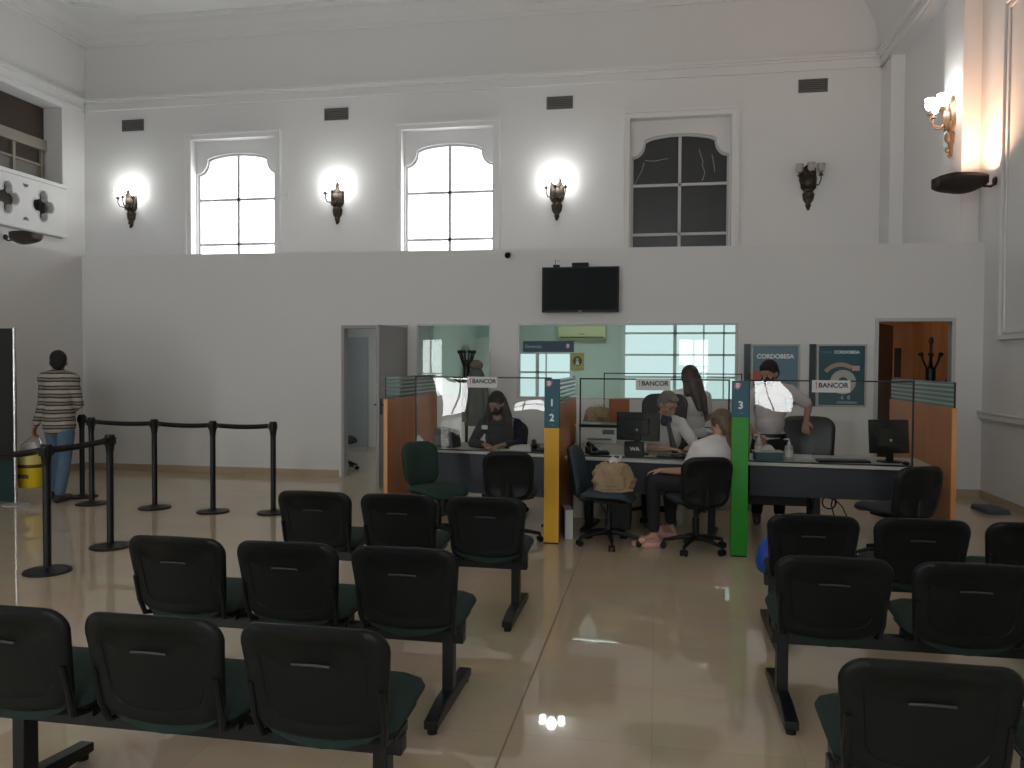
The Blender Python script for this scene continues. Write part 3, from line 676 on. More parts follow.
def make_bench(loc, label, n=3, pitch=0.548, legs=(0, 0), rz=0.0, drop=0.0):
    b = thing('seating_bench', label, 'bench', loc, rz, 'rows of black waiting benches')
    W = pitch * n; xs = [-W / 2 + pitch * (k + 0.5) for k in range(n)]
    MB().box2((-W / 2 + 0.05, 0.09, 0.30), (W / 2 - 0.05, 0.15, 0.36)).build('beam', M_BLACKM, b, bevel=0.004)
    for lx in legs:
        l = MB().box2((lx - 0.025, 0.085, 0.05), (lx + 0.025, 0.155, 0.355))
        l.prism([(-0.19, 0.025), (0.44, 0.025), (0.44, 0.06), (0.2, 0.085), (0.0, 0.085), (-0.19, 0.06)], [], lambda u, v, t: (lx - 0.03 + t, u, v), 0.06)
        lo = l.build('leg', M_BLACKM, b, bevel=0.005)
        MB().cyl((lx, -0.16, 0.0), (lx, -0.16, 0.026), 0.022).cyl((lx, 0.41, 0.0), (lx, 0.41, 0.026), 0.022).build('foot_pad', M_BLACKP, lo)
    for x in xs: make_seat(b, x, drop=drop)
    return b
BL = [((-1.558, 4.78, 0), 'three-seat black bench of the left block, front row nearest the counter'),
      ((-1.632, 3.43, 0), 'three-seat black bench of the left block, middle row'),
      ((-1.580, 2.38, 0), 'three-seat black bench of the left block, closest row to the viewer')]
BR = [((1.412, 4.72, 0), 'three-seat black bench of the right block, front row with the blue bag'),
      ((1.316, 3.72, 0), 'three-seat black bench of the right block, middle row'),
      ((1.322, 2.49, 0), 'black bench of the right block, closest row, cut by the picture corner')]
proto = make_bench(BL[0][0], BL[0][1], legs=(-0.65, 0.70))
for k, (l, t) in enumerate(BL[1:] ): dup(proto, l, 0, t)
protoR = make_bench(BR[0][0], BR[0][1], pitch=0.56, legs=(-0.74, 0.60), drop=0.022)
for l, t in BR[1:]: dup(protoR, l, 0, t)

# ------------------------------------------------------------------ belt stanchions
ST_POS = [((-4.48, 5.25), 'black stanchion nearest the viewer, in front of the bucket'), ((-4.56, 6.06), 'black stanchion second nearest, joined to the nearest one'),
          ((-6.56, 8.24), 'farthest black stanchion, right beside the man in stripes'), ((-6.14, 7.86), 'black stanchion at the left end of the long belt row'),
          ((-5.317, 7.78), 'black stanchion second from the left in the long belt row'), ((-4.585, 7.70), 'black stanchion third from the left in the long belt row'),
          ((-3.94, 7.77), 'black stanchion at the right end of the long belt row')]
s0 = thing('belt_stanchion', ST_POS[0][1], 'stanchion', (*ST_POS[0][0], 0), group='black belt stanchions')
MB().lathe([(0.001, 0), (0.165, 0), (0.168, 0.006), (0.160, 0.018), (0.06, 0.03), (0.034, 0.04), (0.001, 0.04)], seg=36).build('base', M_BLACKM, s0)
MB().cyl((0, 0, 0.035), (0, 0, 0.84), 0.028, seg=20).build('pole', M_BLACKM, s0)
MB().lathe([(0.028, 0.80), (0.036, 0.86), (0.040, 0.885), (0.040, 0.94), (0.036, 0.958), (0.001, 0.96)], seg=20).box((0, -0.04, 0.905), (0.05, 0.016, 0.06)).box((0, 0.04, 0.905), (0.05, 0.016, 0.06)).build('belt_cassette', M_BLACKP, s0, sharp=45)
for (x, y), t in ST_POS[1:]: dup(s0, (x, y, 0), 0, t)
M_BELT = mat('black_belt_webbing', (0.022, 0.018, 0.017), 0.85, noise=0.15, scale=80)
def belt(p, q, label, sag=0.01, w=0.048, z=0.912):
    p = V((p[0], p[1], z)); q = V((q[0], q[1], z)); d = (q - p).normalized() * 0.05; p += d; q -= d
    pts = [p.lerp(q, k / 12) - V((0, 0, sag * 4 * (k / 12) * (1 - k / 12))) for k in range(13)]
    tag(MB().band([a - p for a in pts], w, 0.003).build('barrier_belt', M_BELT, loc=p), label, 'belt', 'belts between the stanchions')
P = [a for a, _ in ST_POS]
belt(P[0], (-5.62, 5.5), 'dark belt leaving the nearest stanchion towards the left edge', 0.06)
belt(P[0], P[1], 'short black belt between the two nearest stanchions')
belt(P[2], P[3], 'short black belt between the far left pair of stanchions')
belt(P[3], P[4], 'black belt, leftmost span of the long row', 0.012)
belt(P[4], P[5], 'black belt, middle span of the long row', 0.012)
belt(P[5], P[6], 'black belt, right span of the long row', 0.012)
s1 = dup(s0, (-5.62, 5.5, 0), 0, 'black stanchion just outside the left edge holding the near belt')

# display panel at the left edge
d = thing('display_panel', 'tall dark freestanding panel with chrome edge post at the left edge', 'display panel', (-6.90, 7.64, 0))
MB().box2((-1.2, -0.02, 0.48), (-0.02, 0.02, 1.93)).build('dark_panel', mat('dark_graphic_panel', (0.012, 0.014, 0.013), 0.4), d)
MB().box2((-1.2, -0.021, 0.03), (-0.02, 0.021, 0.48)).build('teal_panel', mat('dark_teal_panel', (0.006, 0.035, 0.035), 0.4), d)
for x in (-0.005, -1.21): MB().cyl((x, 0, 0.0), (x, 0, 1.94), 0.02).build('post', M_CHROME, d)
MB().lathe([(0.001, 0), (0.13, 0), (0.13, 0.008), (0.02, 0.014)], (-0.005, 0, 0)).build('foot', M_ALU, d)

# ------------------------------------------------------------------ totems
def logo(parent, x, y, z, s, back=M_PINKL):
    q = MB().prism([(-s, s), (s * 0.9, s), (s * 0.9, 0.3 * s), (-0.1 * s, -s), (-s, -0.4 * s)], [], lambda u, v, t: (x + u, y + t, z + v), 0.002).build('logo_patch', back, parent)
    text('logo_mark', 'B', s * 1.9, Matrix.Translation((x - 0.1 * s, y - 0.001, z + 0.25 * s)) @ FACE, M_WHITE, parent, 0.001, 0.002)
def totem(loc, m, zc, nums, label, rz=0.0):
    t = thing('number_totem', label, 'totem', loc, rz, 'numbered counter totems')
    MB().box2((-0.066, 0, 0.012), (0.066, 0.06, zc)).build('lower_panel', m, t, bevel=0.003)
    MB().box2((-0.066, 0, zc), (0.066, 0.06, 1.445)).build('header_panel', M_TEAL, t, bevel=0.003)
    MB().box2((-0.06, 0.005, 0), (0.06, 0.055, 0.012)).build('foot', M_BLACKM, t)
    logo(t, -0.022, -0.003, 1.40, 0.028)
    for s_, z in nums:
        text('number', s_, 0.085, Matrix.Translation((0, -0.002, z)) @ FACE, M_WHITE, t, 0.001, 0.0035)
        text('small_caption', '•  caja', 0.018, Matrix.Translation((0, -0.002, z - 0.062)) @ FACE, mat('pale_blue_lettering', (0.12, 0.35, 0.45), 0.6), t, 0.001)
totem((-0.905, 6.93, 0), M_YEL, 1.017, (('1', 1.235), ('2', 1.105)), 'tall yellow totem with teal header reading 1 and 2')
totem((0.668, 6.77, 0), M_GRN, 1.150, (('3', 1.245),), 'tall green totem with teal header reading 3')

# ------------------------------------------------------------------ desks, dividers, guards
def desk(name_lab, x0, y0, x1, y1, depth, zb, legs, z=0.72):
    L = math.hypot(x1 - x0, y1 - y0); rz = math.atan2(y1 - y0, x1 - x0)
    d = thing('counter_desk', name_lab, 'desk', (x0, y0, 0), rz, 'counter desks')
    MB().box2((0, 0, z - 0.028), (L, depth, z)).build('worktop', M_WORKTOP, d, bevel=0.004)
    MB().box2((0.03, 0.06, zb), (L - 0.03, 0.08, z - 0.028)).build('front_panel', M_NAVY, d)
    for lx in legs:
        MB().box2((lx - 0.03, 0.30, 0.02), (lx + 0.03, 0.42, z - 0.028)).box2((lx - 0.035, 0.12, 0), (lx + 0.035, depth - 0.08, 0.03)).build('leg', M_BLACKM, d, bevel=0.006)
    return d
desk('left counter desk with light top, black office chairs before it', -2.36, 7.74, -0.985, 7.48, 0.75, 0.30, (0.12, 1.30))
desk('middle counter desk where the visitor sits with the clerk', -0.84, 7.38, 0.62, 7.16, 0.75, 0.40, (0.15, 1.3))
desk('right counter desk with light top and dark front beneath the third sign', 0.78, 7.30, 2.31, 7.20, 0.78, 0.42, (0.62, 1.38))
def divider(x, y0, y1, label, slats=5):
    d = thing('side_divider', label, 'divider', (x, y0, 0), 0, 'wooden side dividers')
    L = y1 - y0
    MB().box2((-0.018, 0.02, 0.02), (0.018, L, 1.22)).build('wood_panel', M_WOOD, d)
    MB().box2((-0.019, 0, 0.02), (0.019, 0.02, 1.225)).build('edge_band', M_EDGE, d)
    MB().box2((-0.004, 0.01, 1.22), (0.004, L, 1.44)).build('glass_top', M_GLASSS, d)
    m = MB()
    for k in range(slats): m.box2((-0.005, 0.02, 1.245 + k * 0.04), (0.005, L - 0.01, 1.262 + k * 0.04))
    m.build('frosted_stripe', M_FROST, d)
    MB().box2((-0.006, -0.0, 1.22), (0.006, 0.012, 1.44)).build('end_trim', M_BLACKM, d)
divider(-2.62, 7.50, 9.3, 'wooden divider with striped glass top left of the first desk')
divider(-0.89, 7.15, 8.75, 'wooden divider with striped glass top just behind the yellow totem')
divider(2.445, 7.25, 9.1, 'wooden divider with striped glass top at the right end of the counter')
def guard(x0, y0, x1, y1, z0, z1, sx, label, signlab):
    L = math.hypot(x1 - x0, y1 - y0); rz = math.atan2(y1 - y0, x1 - x0)
    g = thing('sneeze_guard', label, 'screen', (x0, y0, 0), rz, 'clear counter screens')
    MB().box2((0.008, -0.002, z0 + 0.01), (L - 0.008, 0.002, z1 - 0.01)).build('acrylic_sheet', M_GLASSC, g)
    MB().prism(rect(0, z0, L, z1), [rect(0.013, z0 + 0.012, L - 0.013, z1 - 0.013)], lambda u, v, t: (u, -0.008 + t, v), 0.016).build('black_frame', M_BLACKM, g)
    s = thing('name_sign', signlab, 'sign', (x0 + sx * math.cos(rz), y0 + sx * math.sin(rz) - 0.014, z1), rz, 'counter signs')
    MB().box2((-0.155, -0.004, -0.105), (0.155, 0.0, 0.0)).build('card', M_SIGNW, s)
    text('sign_lettering', 'BANCOR', 0.058, Matrix.Translation((0.018, -0.005, -0.045)) @ FACE, M_INK, s, 0.0008, 0.0018)
    MB().box2((-0.122, -0.0055, -0.075), (-0.117, -0.004, -0.012)).box2((-0.130, -0.0055, -0.030), (-0.119, -0.004, -0.024)).build('red_mark', M_RED, s)
guard(-2.37, 7.67, -0.99, 7.56, 0.72, 1.447, 0.70, 'clear framed screen on the left desk, in front of the woman in black', 'white BANCOR sign hung on the left clear screen')
guard(-0.71, 7.42, 0.63, 7.34, 0.72, 1.447, 0.67, 'clear framed screen on the middle desk, between clerk and visitor', 'white BANCOR sign hung on the middle clear screen')
guard(0.79, 7.34, 2.13, 7.26, 0.72, 1.447, 0.68, 'clear framed screen on the right desk, in front of the standing man', 'white BANCOR sign hung on the right clear screen')
# back frame standing behind the middle desk
g = thing('sneeze_guard', 'black-edged clear screen standing behind the seated clerk', 'screen', (-0.62, 9.4, 0), 0, 'clear counter screens')
MB().box2((0.01, -0.002, 0.86), (1.55, 0.002, 1.46)).build('acrylic_sheet', M_GLASSC, g)
MB().prism(rect(0, 0.85, 1.56, 1.475), [rect(0.012, 0.862, 1.548, 1.463)], lambda u, v, t: (u, -0.008 + t, v), 0.016).build('black_frame', M_BLACKM, g)

# low cabinet behind the middle desk and what stands on it
c = thing('low_cabinet', 'cream low cabinet behind the middle desk', 'cabinet', (-0.84, 8.95, 0))
MB().box2((0, 0.0, 0.0), (1.95, 0.45, 0.82)).build('body', M_CREAM, c, bevel=0.004)
MB().box2((-0.02, -0.02, 0.82), (1.97, 0.47, 0.845)).build('top', M_WORKTOP, c, bevel=0.004)
for k in range(3): dd = MB().box2((0.02 + k * 0.645, -0.014, 0.06), (0.635 + k * 0.645, 0, 0.78)).build('cabinet_door', M_CREAM, c, bevel=0.003); MB().box2((0.56 + k * 0.645, -0.028, 0.38), (0.575 + k * 0.645, -0.014, 0.5)).build('handle', M_ALU, dd)
# mid shelf with printer
c = thing('side_cabinet', 'cream side cabinet beside the middle desk under the printer', 'cabinet', (-0.84, 8.17, 0))
MB().box2((0, 0, 0), (0.56, 0.6, 0.76)).build('body', M_CREAM, c, bevel=0.004)
MB().box2((0.03, -0.012, 0.05), (0.53, 0, 0.72)).build('cabinet_door', M_CREAM, c, bevel=0.003)
p = thing('printer', 'white and dark printer on the side cabinet left of the clerk', 'printer', (-0.60, 8.38, 0.76))
MB().box2((-0.2, -0.18, 0), (0.2, 0.18, 0.17)).build('body', M_WHITEP, p, bevel=0.012)
MB().box2((-0.19, -0.19, 0.17), (0.21, 0.17, 0.20)).build('lid', M_BLACKP, p, bevel=0.008)
MB().box2((-0.1, -0.26, 0.05), (0.14, -0.17, 0.06)).build('paper_tray', M_GREYP, p)
MB().box2((0.05, -0.183, 0.10), (0.17, -0.178, 0.15)).build('control_panel', M_GREYP, p)
b = thing('cardboard_box', 'reddish-orange cardboard box on the cream cabinet', 'box', (-0.43, 9.2, 0.845), 0.1)
MB().box2((-0.11, -0.12, 0), (0.11, 0.12, 0.33)).build('carton', M_BOXO, b, bevel=0.004)
MB().box2((-0.11, -0.121, 0.324), (0.11, 0.121, 0.335)).build('flap', M_BOXO, b)

# ------------------------------------------------------------------ desk things
def monitor(loc, rz, w, h, zc, label, tilt=0.0):
    m = thing('computer_monitor', label, 'monitor', loc, rz)
    R_ = rotm(tilt, 0, 0)
    b = MB(); b.box((0, 0.0, zc), (w, 0.025, h), R_); b.box((0, -0.022, zc), (w * 0.55, 0.03, h * 0.55), R_)
    b.build('housing', M_BLACKP, m, bevel=0.008)
    MB().box((0, 0.0135, zc), (w - 0.03, 0.002, h - 0.03), R_).build('screen', M_SCR, m)
    MB().box2((-0.03, -0.035, 0.01), (0.03, -0.01, zc)).lathe([(0.001, 0), (0.11, 0), (0.11, 0.008), (0.03, 0.016)], (0, -0.02, 0)).build('stand', M_BLACKP, m, bevel=0.003)
    MB().lathe([(0.001, 0), (0.012, 0), (0.012, 0.004)], M=Matrix.Translation((0, -0.038, zc - 0.03)) @ rotm(PI / 2, 0, 0)).build('maker_badge', M_LGREY, m)
monitor((-0.18, 7.72, 0.72), math.radians(-14), 0.42, 0.27, 0.265, 'black computer monitor on the middle desk, seen from behind')
monitor((2.03, 7.62, 0.72), math.radians(12), 0.36, 0.30, 0.225, 'black computer monitor on the right desk near the divider', math.radians(-6))
def keyboard(loc, rz, label):
    k = thing('keyboard', label, 'keyboard', loc, rz)
    MB().box2((-0.22, -0.07, 0), (0.22, 0.07, 0.018)).build('tray', M_BLACKP, k, bevel=0.004)
    m = MB()
    for r in range(4):
        for c in range(14): m.box((-0.195 + c * 0.03, -0.045 + r * 0.03, 0.022), (0.024, 0.024, 0.008))
    o = m.build('key', M_GREYP, k); o['kind'] = 'stuff'
keyboard((1.62, 7.50, 0.72), 0.05, 'black keyboard on the right desk left of the monitor')
keyboard((0.22, 7.50, 0.72), -0.1, 'black keyboard on the middle desk in front of the clerk')
def phone(loc, rz, label):
    p = thing('desk_phone', label, 'telephone', loc, rz)
    MB().prism([(-0.10, 0), (0.10, 0), (0.10, 0.07), (-0.10, 0.03)], [], lambda u, v, t: (-0.09 + t, u, v), 0.18).build('body', M_BLACKP, p, bevel=0.006)
    MB().tube([(-0.055, -0.09, 0.055), (-0.055, -0.05, 0.085), (-0.055, 0.05, 0.10), (-0.055, 0.09, 0.09)], [0.026, 0.016, 0.016, 0.026], 10).build('handset', M_BLACKP, p)
    m = MB()
    for a in range(3):
        for b_ in range(4): m.box((0.01 + a * 0.025, -0.06 + b_ * 0.025, 0.05 + b_ * 0.005), (0.016, 0.016, 0.008))
    m.build('keypad', M_LGREY, p)
phone((-0.56, 7.62, 0.72), 0.4, 'black desk telephone at the left end of the middle desk')
phone((-1.12, 7.72, 0.72), 0.2, 'black desk telephone at the right end of the left desk')
t = thing('card_terminal', 'small black card terminal with white lettering on the middle desk', 'terminal', (-0.21, 7.56, 0.72), 0.1)
MB().prism([(-0.07, 0), (0.07, 0), (0.06, 0.12), (-0.02, 0.14)], [], lambda u, v, t: (-0.09 + t, u, v), 0.18).build('body', M_BLACKP, t, bevel=0.006)
text('terminal_lettering', 'WA', 0.05, Matrix.Translation((0.0, -0.058, 0.07)) @ rotm(PI / 2 - 0.3, 0, 0), M_WHITE, t, 0.0012, 0.001)
t = thing('document_tray', 'dark document tray standing on the left end of the left desk', 'tray', (-2.12, 7.95, 0.72), -0.2)
MB().prism([(-0.12, 0), (0.12, 0), (0.10, 0.17), (-0.10, 0.20)], [], lambda u, v, t: (u, -0.1 + t, v), 0.2).build('body', mat('dark_grey_tray', (0.05, 0.055, 0.05), 0.5), t, bevel=0.01)
MB().box2((-0.09, -0.104, 0.03), (0.09, -0.1, 0.12)).build('front_label', M_GREYP, t)
tag(MB().box2((-0.11, -0.08, 0), (0.11, 0.08, 0.004)).box((0.05, 0.02, 0.006), (0.15, 0.1, 0.003), rotm(0, 0, 0.4)).build('paper_sheets', M_PAPER, loc=(-1.55, 7.72, 0.72), rz=0.2), 'white papers before the woman in black on the left desk', 'papers')
tag(MB().box2((-0.15, -0.10, 0), (0.15, 0.10, 0.03)).box((0.01, 0.0, 0.036), (0.28, 0.19, 0.01), rotm(0, 0, 0.08)).build('paper_stack', M_PAPER, loc=(-1.28, 7.88, 0.72), rz=-0.1), 'stack of white paper near the right end of the left desk', 'papers')
tag(MB().box2((-0.12, -0.15, 0), (0.12, 0.15, 0.004)).box((0.02, 0.01, 0.006), (0.21, 0.29, 0.003), rotm(0, 0, 0.2)).build('paper_sheets', M_PAPER, loc=(0.42, 7.62, 0.72), rz=0.5), 'white sheets on the middle desk at the clerk\'s right elbow', 'papers')
def pump(loc, label, body=M_LIQ, s=1.0):
    b = thing('pump_bottle', label, 'bottle', loc, group='sanitiser pump bottles')
    MB().lathe([(0.001, 0), (0.034 * s, 0), (0.036 * s, 0.01), (0.036 * s, 0.11 * s), (0.03 * s, 0.13 * s), (0.014 * s, 0.14 * s)]).build('body', body, b)
    MB().lathe([(0.015 * s, 0.138 * s), (0.016 * s, 0.16 * s), (0.006, 0.162 * s), (0.005, 0.185 * s)]).tube([(0, 0, 0.182 * s), (0, 0, 0.19 * s), (-0.04 * s, 0, 0.188 * s), (-0.045 * s, 0, 0.18 * s)], 0.006, 8).build('pump_head', M_WHITEP, b)
    MB().lathe([(0.0368 * s, 0.03 * s), (0.0370 * s, 0.035 * s), (0.0370 * s, 0.09 * s), (0.0368 * s, 0.095 * s)]).build('bottle_label', M_PAPER, b)
pump((0.93, 7.72, 0.72), 'taller pump bottle on the right desk, behind the tissue box', s=1.1)
pump((1.17, 7.55, 0.72), 'pump bottle standing alone right of the tissue box')
pump((-1.00, 7.66, 0.72), 'pump bottle at the right end of the left desk by the yellow totem', s=1.2)
pump((-0.79, 8.22, 0.76), 'white pump bottle on the side cabinet left of the printer', M_WHITEP)
t = thing('tissue_box', 'blue-grey tissue box with a tissue sticking out beside the green totem', 'tissue box', (0.98, 7.50, 0.72), 0.1)
MB().box2((-0.12, -0.06, 0), (0.12, 0.06, 0.075)).build('carton', mat('blue_grey_carton', (0.06, 0.11, 0.13), 0.6), t, bevel=0.004)
MB().box2((-0.13, -0.07, 0.075), (0.13, 0.07, 0.085)).build('rim', M_LGREY, t, bevel=0.002)
m = MB(); m.pad(rrect(0.12, 0.05, 0.02, 3), lambda u, v, t_: (u, v * 0.5 + 0.01 * math.sin(u * 60), 0.10 + t_ + 0.02 * math.cos(u * 25)), [(0.5, 0.02, -0.02), (1.0, 0.0, -0.02)]); m.build('tissue', M_PAPER, t)
t = thing('paper_note', 'crumpled white paper at the far left of the left desk', 'papers', (-2.40, 7.95, 0.72))
MB().prism([(-0.08, 0), (0.08, 0), (0.05, 0.05), (-0.02, 0.12), (-0.05, 0.06)], [], lambda u, v, t_: (u, -0.03 + t_ * (1 - v * 3), v), 0.06).build('folded_sheet', M_PAPER, t)
t = thing('notice_stand', 'tiny white notice stand on the right desk by the keyboard', 'notice', (1.36, 7.62, 0.72))
MB().box2((-0.16, -0.03, 0), (0.06, 0.06, 0.02)).box2((-0.14, -0.0, 0.02), (0.02, 0.02, 0.045)).build('holder', M_LGREY, t)
t = thing('mouse', 'black computer mouse next to the right monitor', 'mouse', (2.12, 7.42, 0.72))
MB().ball((0, 0, 0.012), (0.03, 0.05, 0.018)).build('shell', M_BLACKP, t)

# ------------------------------------------------------------------ office chairs
def office_chair(loc, rz, label, fab, shell=M_BLACKP, bw=0.44, bh=0.40, zb=0.66, arms=False, seat_z=0.44, group='office chairs at the counter', leather=False):
    """sitter looks towards +Y at rz = 0"""
    c = thing('office_chair', label, 'chair', loc, rz, group)
    sw = 0.46; sl = rrect(sw, 0.44, 0.11, 6)
    def fs(u, v, t): return (u, v, seat_z + 0.01 * (u / 0.2) ** 2 - (0.04 * max(0, (v - 0.1) / 0.12) ** 2) + t)
    MB().pad(sl, fs, [(0.4, 0.035, -0.01), (0.8, 0.035, -0.01), (0.95, 0.02, -0.01), (1.0, 0.0, -0.01)]).build('seat_cushion', fab, c, sharp=60)
    MB().pad(sl, fs, [(0.5, -0.01, -0.035), (0.92, -0.01, -0.032), (0.99, -0.01, -0.015)]).build('seat_pan', shell, c, sharp=60)
    seat_z = seat_z; bl = [(u, v + (0.015 * math.cos(u * 6) if v > 0 else -0.015 * math.cos(u * 6))) for u, v in rrect(bw, bh, 0.10, 7, wb=bw * 0.94)]
    def fbk(u, v, t): return (u, -0.24 + t - 0.05 * (1 - (u / 0.24) ** 2) + 0.02 - (v + bh / 2) * 0.18, zb + v)
    MB().pad(bl, fbk, [(0.4, 0.04, 0.0), (0.8, 0.036, 0.0), (0.94, 0.024, 0.0), (0.99, 0.008, 0.0)]).build('backrest_cushion', fab, c, sharp=60)
    MB().pad(bl, fbk, [(0.4, 0.0, -0.022), (0.80, 0.0, -0.022), (0.82, 0.0, -0.028), (0.95, 0.0, -0.024), (1.0, 0.0, -0.006)]).build('backrest_shell', fab if leather else shell, c, sharp=60)
    m = MB().tube([(0, -0.05, seat_z - 0.05), (0, -0.24, seat_z - 0.055), (0, -0.30, seat_z - 0.01), (0, -0.30, zb - 0.05)], 0.022, 10).box((0, 0, seat_z - 0.055), (0.2, 0.24, 0.03))
    m.build('back_bracket', M_BLACKM, c, bevel=0.003)
    if arms:
        for sx in (-1, 1):
            MB().tube([(sx * 0.22, 0.02, seat_z - 0.03), (sx * 0.30, 0.02, seat_z - 0.02), (sx * 0.31, 0.04, seat_z + 0.17)], 0.014, 8).box((sx * 0.31, 0.0, seat_z + 0.19), (0.05, 0.26, 0.03)).build('armrest', M_BLACKP, c, bevel=0.008)
    MB().cyl((0, 0, 0.09), (0, 0, 0.28), 0.028).cyl((0, 0, 0.26), (0, 0, seat_z - 0.04), 0.016).build('gas_column', M_BLACKM, c)
    m = MB(); cl = []
    for k in range(5):
        cs = MB(); cl.append(cs)
        a = 2 * PI * k / 5 + 0.3; e = V((0.27 * math.cos(a), 0.27 * math.sin(a), 0.075))
        m.tube([(0, 0, 0.115), tuple(e * 0.5 + V((0, 0, 0.065))), tuple(e)], [0.026, 0.020, 0.014], 8)
        cs.cyl(e + V((-0.011 * math.sin(a), 0.011 * math.cos(a), -0.047)), e + V((-0.026 * math.sin(a), 0.026 * math.cos(a), -0.047)), 0.027, seg=14)
        cs.cyl(e - V((-0.011 * math.sin(a), 0.011 * math.cos(a), 0.047)), e - V((-0.026 * math.sin(a), 0.026 * math.cos(a), 0.047)), 0.027, seg=14)
        cs.cyl(e + V((0, 0, -0.045)), e, 0.009, seg=8)
    m.cyl((0, 0, 0.09), (0, 0, 0.13), 0.04).build('star_base', M_BLACKP, c); [q.build('castor', M_BLACKP, c) for q in cl]
    return c
office_chair((-1.93, 6.95, 0), math.radians(-128), 'green upholstered swivel chair turned sideways by the left divider', M_GREENL, bw=0.40, bh=0.37, zb=0.65)
office_chair((-1.26, 6.90, 0), math.radians(6), 'black-backed swivel chair facing the left desk, seen from behind', M_GREENF, zb=0.63)
office_chair((-0.41, 7.02, 0), math.radians(-98), 'blue-grey swivel chair holding the beige bag, turned sideways', M_BLUEF, zb=0.64)
office_chair((0.33, 6.95, 0), math.radians(14), 'black swivel chair the visitor in white sits on', M_CHARF, zb=0.62, bw=0.43)
office_chair((1.85, 6.85, 0), math.radians(25), 'dark swivel chair before the right desk, turned left', M_CHARF, zb=0.60)
office_chair((1.46, 8.15, 0), math.radians(175), 'black leather armchair behind the right desk', M_LEATHER, zb=0.82, bw=0.52, bh=0.46, arms=True, leather=True, group='staff chairs behind the counter')
office_chair((-0.03, 8.27, 0), math.radians(160), 'grey-black office chair the clerk in white sits on', M_CHARF, zb=0.98, bw=0.50, bh=0.55, arms=True, leather=True, group='staff chairs behind the counter')
office_chair((-1.62, 8.45, 0), math.radians(180), 'dark office chair under the woman in black', M_CHARF, zb=0.72, group='staff chairs behind the counter')
office_chair((-4.62, 11.2, 0), math.radians(-90), 'dark office chair glimpsed through the open grey door', M_CHARF, zb=0.85)

# ------------------------------------------------------------------ bags, mat, bucket
b = thing('canvas_bag', 'crumpled beige bag sitting on the blue-grey chair', 'bag', (-0.37, 7.00, 0.478), 0.1)
m = MB(); rnd = random.Random(5)
prof = [(0.0, 0.92), (0.025, 1.08), (0.05, 1.04), (0.09, 1.10), (0.13, 1.03), (0.165, 1.02), (0.20, 0.90), (0.225, 0.74), (0.24, 0.45)]
rings = []
for z, s_ in prof:
    ring = []
    for k in range(40):
        a = 2 * PI * k / 40; r = 1 + 0.07 * math.sin(5 * a + z * 25) + 0.05 * math.sin(11 * a - z * 60) + rnd.uniform(-0.05, 0.05)
        ring.append(m.bm.verts.new((0.165 * s_ * r * math.cos(a) * (1.0), 0.115 * s_ * r * math.sin(a), z + rnd.uniform(-0.008, 0.012))))
    rings.append(ring)
for a_, b_ in zip(rings, rings[1:]):
    for k in range(40): m.bm.faces.new((a_[k], a_[(k + 1) % 40], b_[(k + 1) % 40], b_[k]))
m.bm.faces.new(rings[0][::-1]); m.bm.faces.new(rings[-1])
m.build('bag_body', M_BAG, b, sharp=28)
MB().tube([(-0.10, -0.09, 0.20), (-0.03, -0.135, 0.10), (0.05, -0.12, 0.16), (0.08, -0.09, 0.23)], 0.010, 8).tube([(-0.16, -0.06, 0.02), (-0.10, -0.13, 0.015), (0.05, -0.14, 0.012), (0.16, -0.08, 0.02)], 0.013, 8).build('strap', M_BAG, b)
MB().box((0.0, -0.122, 0.10), (0.16, 0.02, 0.10), rotm(0.2, 0, 0.05)).build('front_pocket', M_BAG, b, bevel=0.008)
m = MB().tube([(-0.03, 0, 0.24), (0.0, 0, 0.262), (0.035, -0.01, 0.255)], [0.03, 0.04, 0.02], 8).cyl((0.045, 0, 0.25), (0.065, 0, 0.305), 0.010); m.build('tissue', M_PAPER, b)

dup(b, (-0.66, 9.12, 0.845), 0.6, 'crumpled brown bag on the cream cabinet left of the orange box')
b = thing('plastic_bag', 'bright blue plastic bag hanging from the front right bench end seat', 'bag', (0.655, 4.97, 0.335))
m = MB(); rings = []
for z, s_ in ((0.0, 0.5), (0.02, 0.85), (0.07, 1.0), (0.12, 0.95), (0.16, 0.7), (0.20, 0.4)):
    rings.append([m.bm.verts.new((0.062 * s_ * math.cos(2 * PI * k / 24) * (1 + 0.12 * math.sin(3 * k + z * 40)), 0.09 * s_ * math.sin(2 * PI * k / 24), z)) for k in range(24)])
for a_, b_ in zip(rings, rings[1:]):
    for k in range(24): m.bm.faces.new((a_[k], a_[(k + 1) % 24], b_[(k + 1) % 24], b_[k]))
m.bm.faces.new(rings[0][::-1]); m.bm.faces.new(rings[-1]); m.build('bag_body', M_BLUEB, b, sharp=70)
MB().tube([(0, -0.03, 0.19), (0.0, -0.02, 0.24), (0.02, 0.02, 0.24), (0.0, 0.04, 0.19)], 0.006, 6).build('handle', M_BLUEB, b)

m = MB().prism([(-0.12, -0.19), (0.12, -0.19), (0.12, 0.19), (-0.12, 0.19)], [], lambda u, v, t: (u * (1 - t * 1.5), v * (1 - t), t), 0.05)
tag(m.build('floor_mat', M_MATB, loc=(3.56, 9.45, 0.0), rz=0.12, bevel=0.01), 'slate-blue rubber wedge on the floor by the right wall', 'rubber wedge')

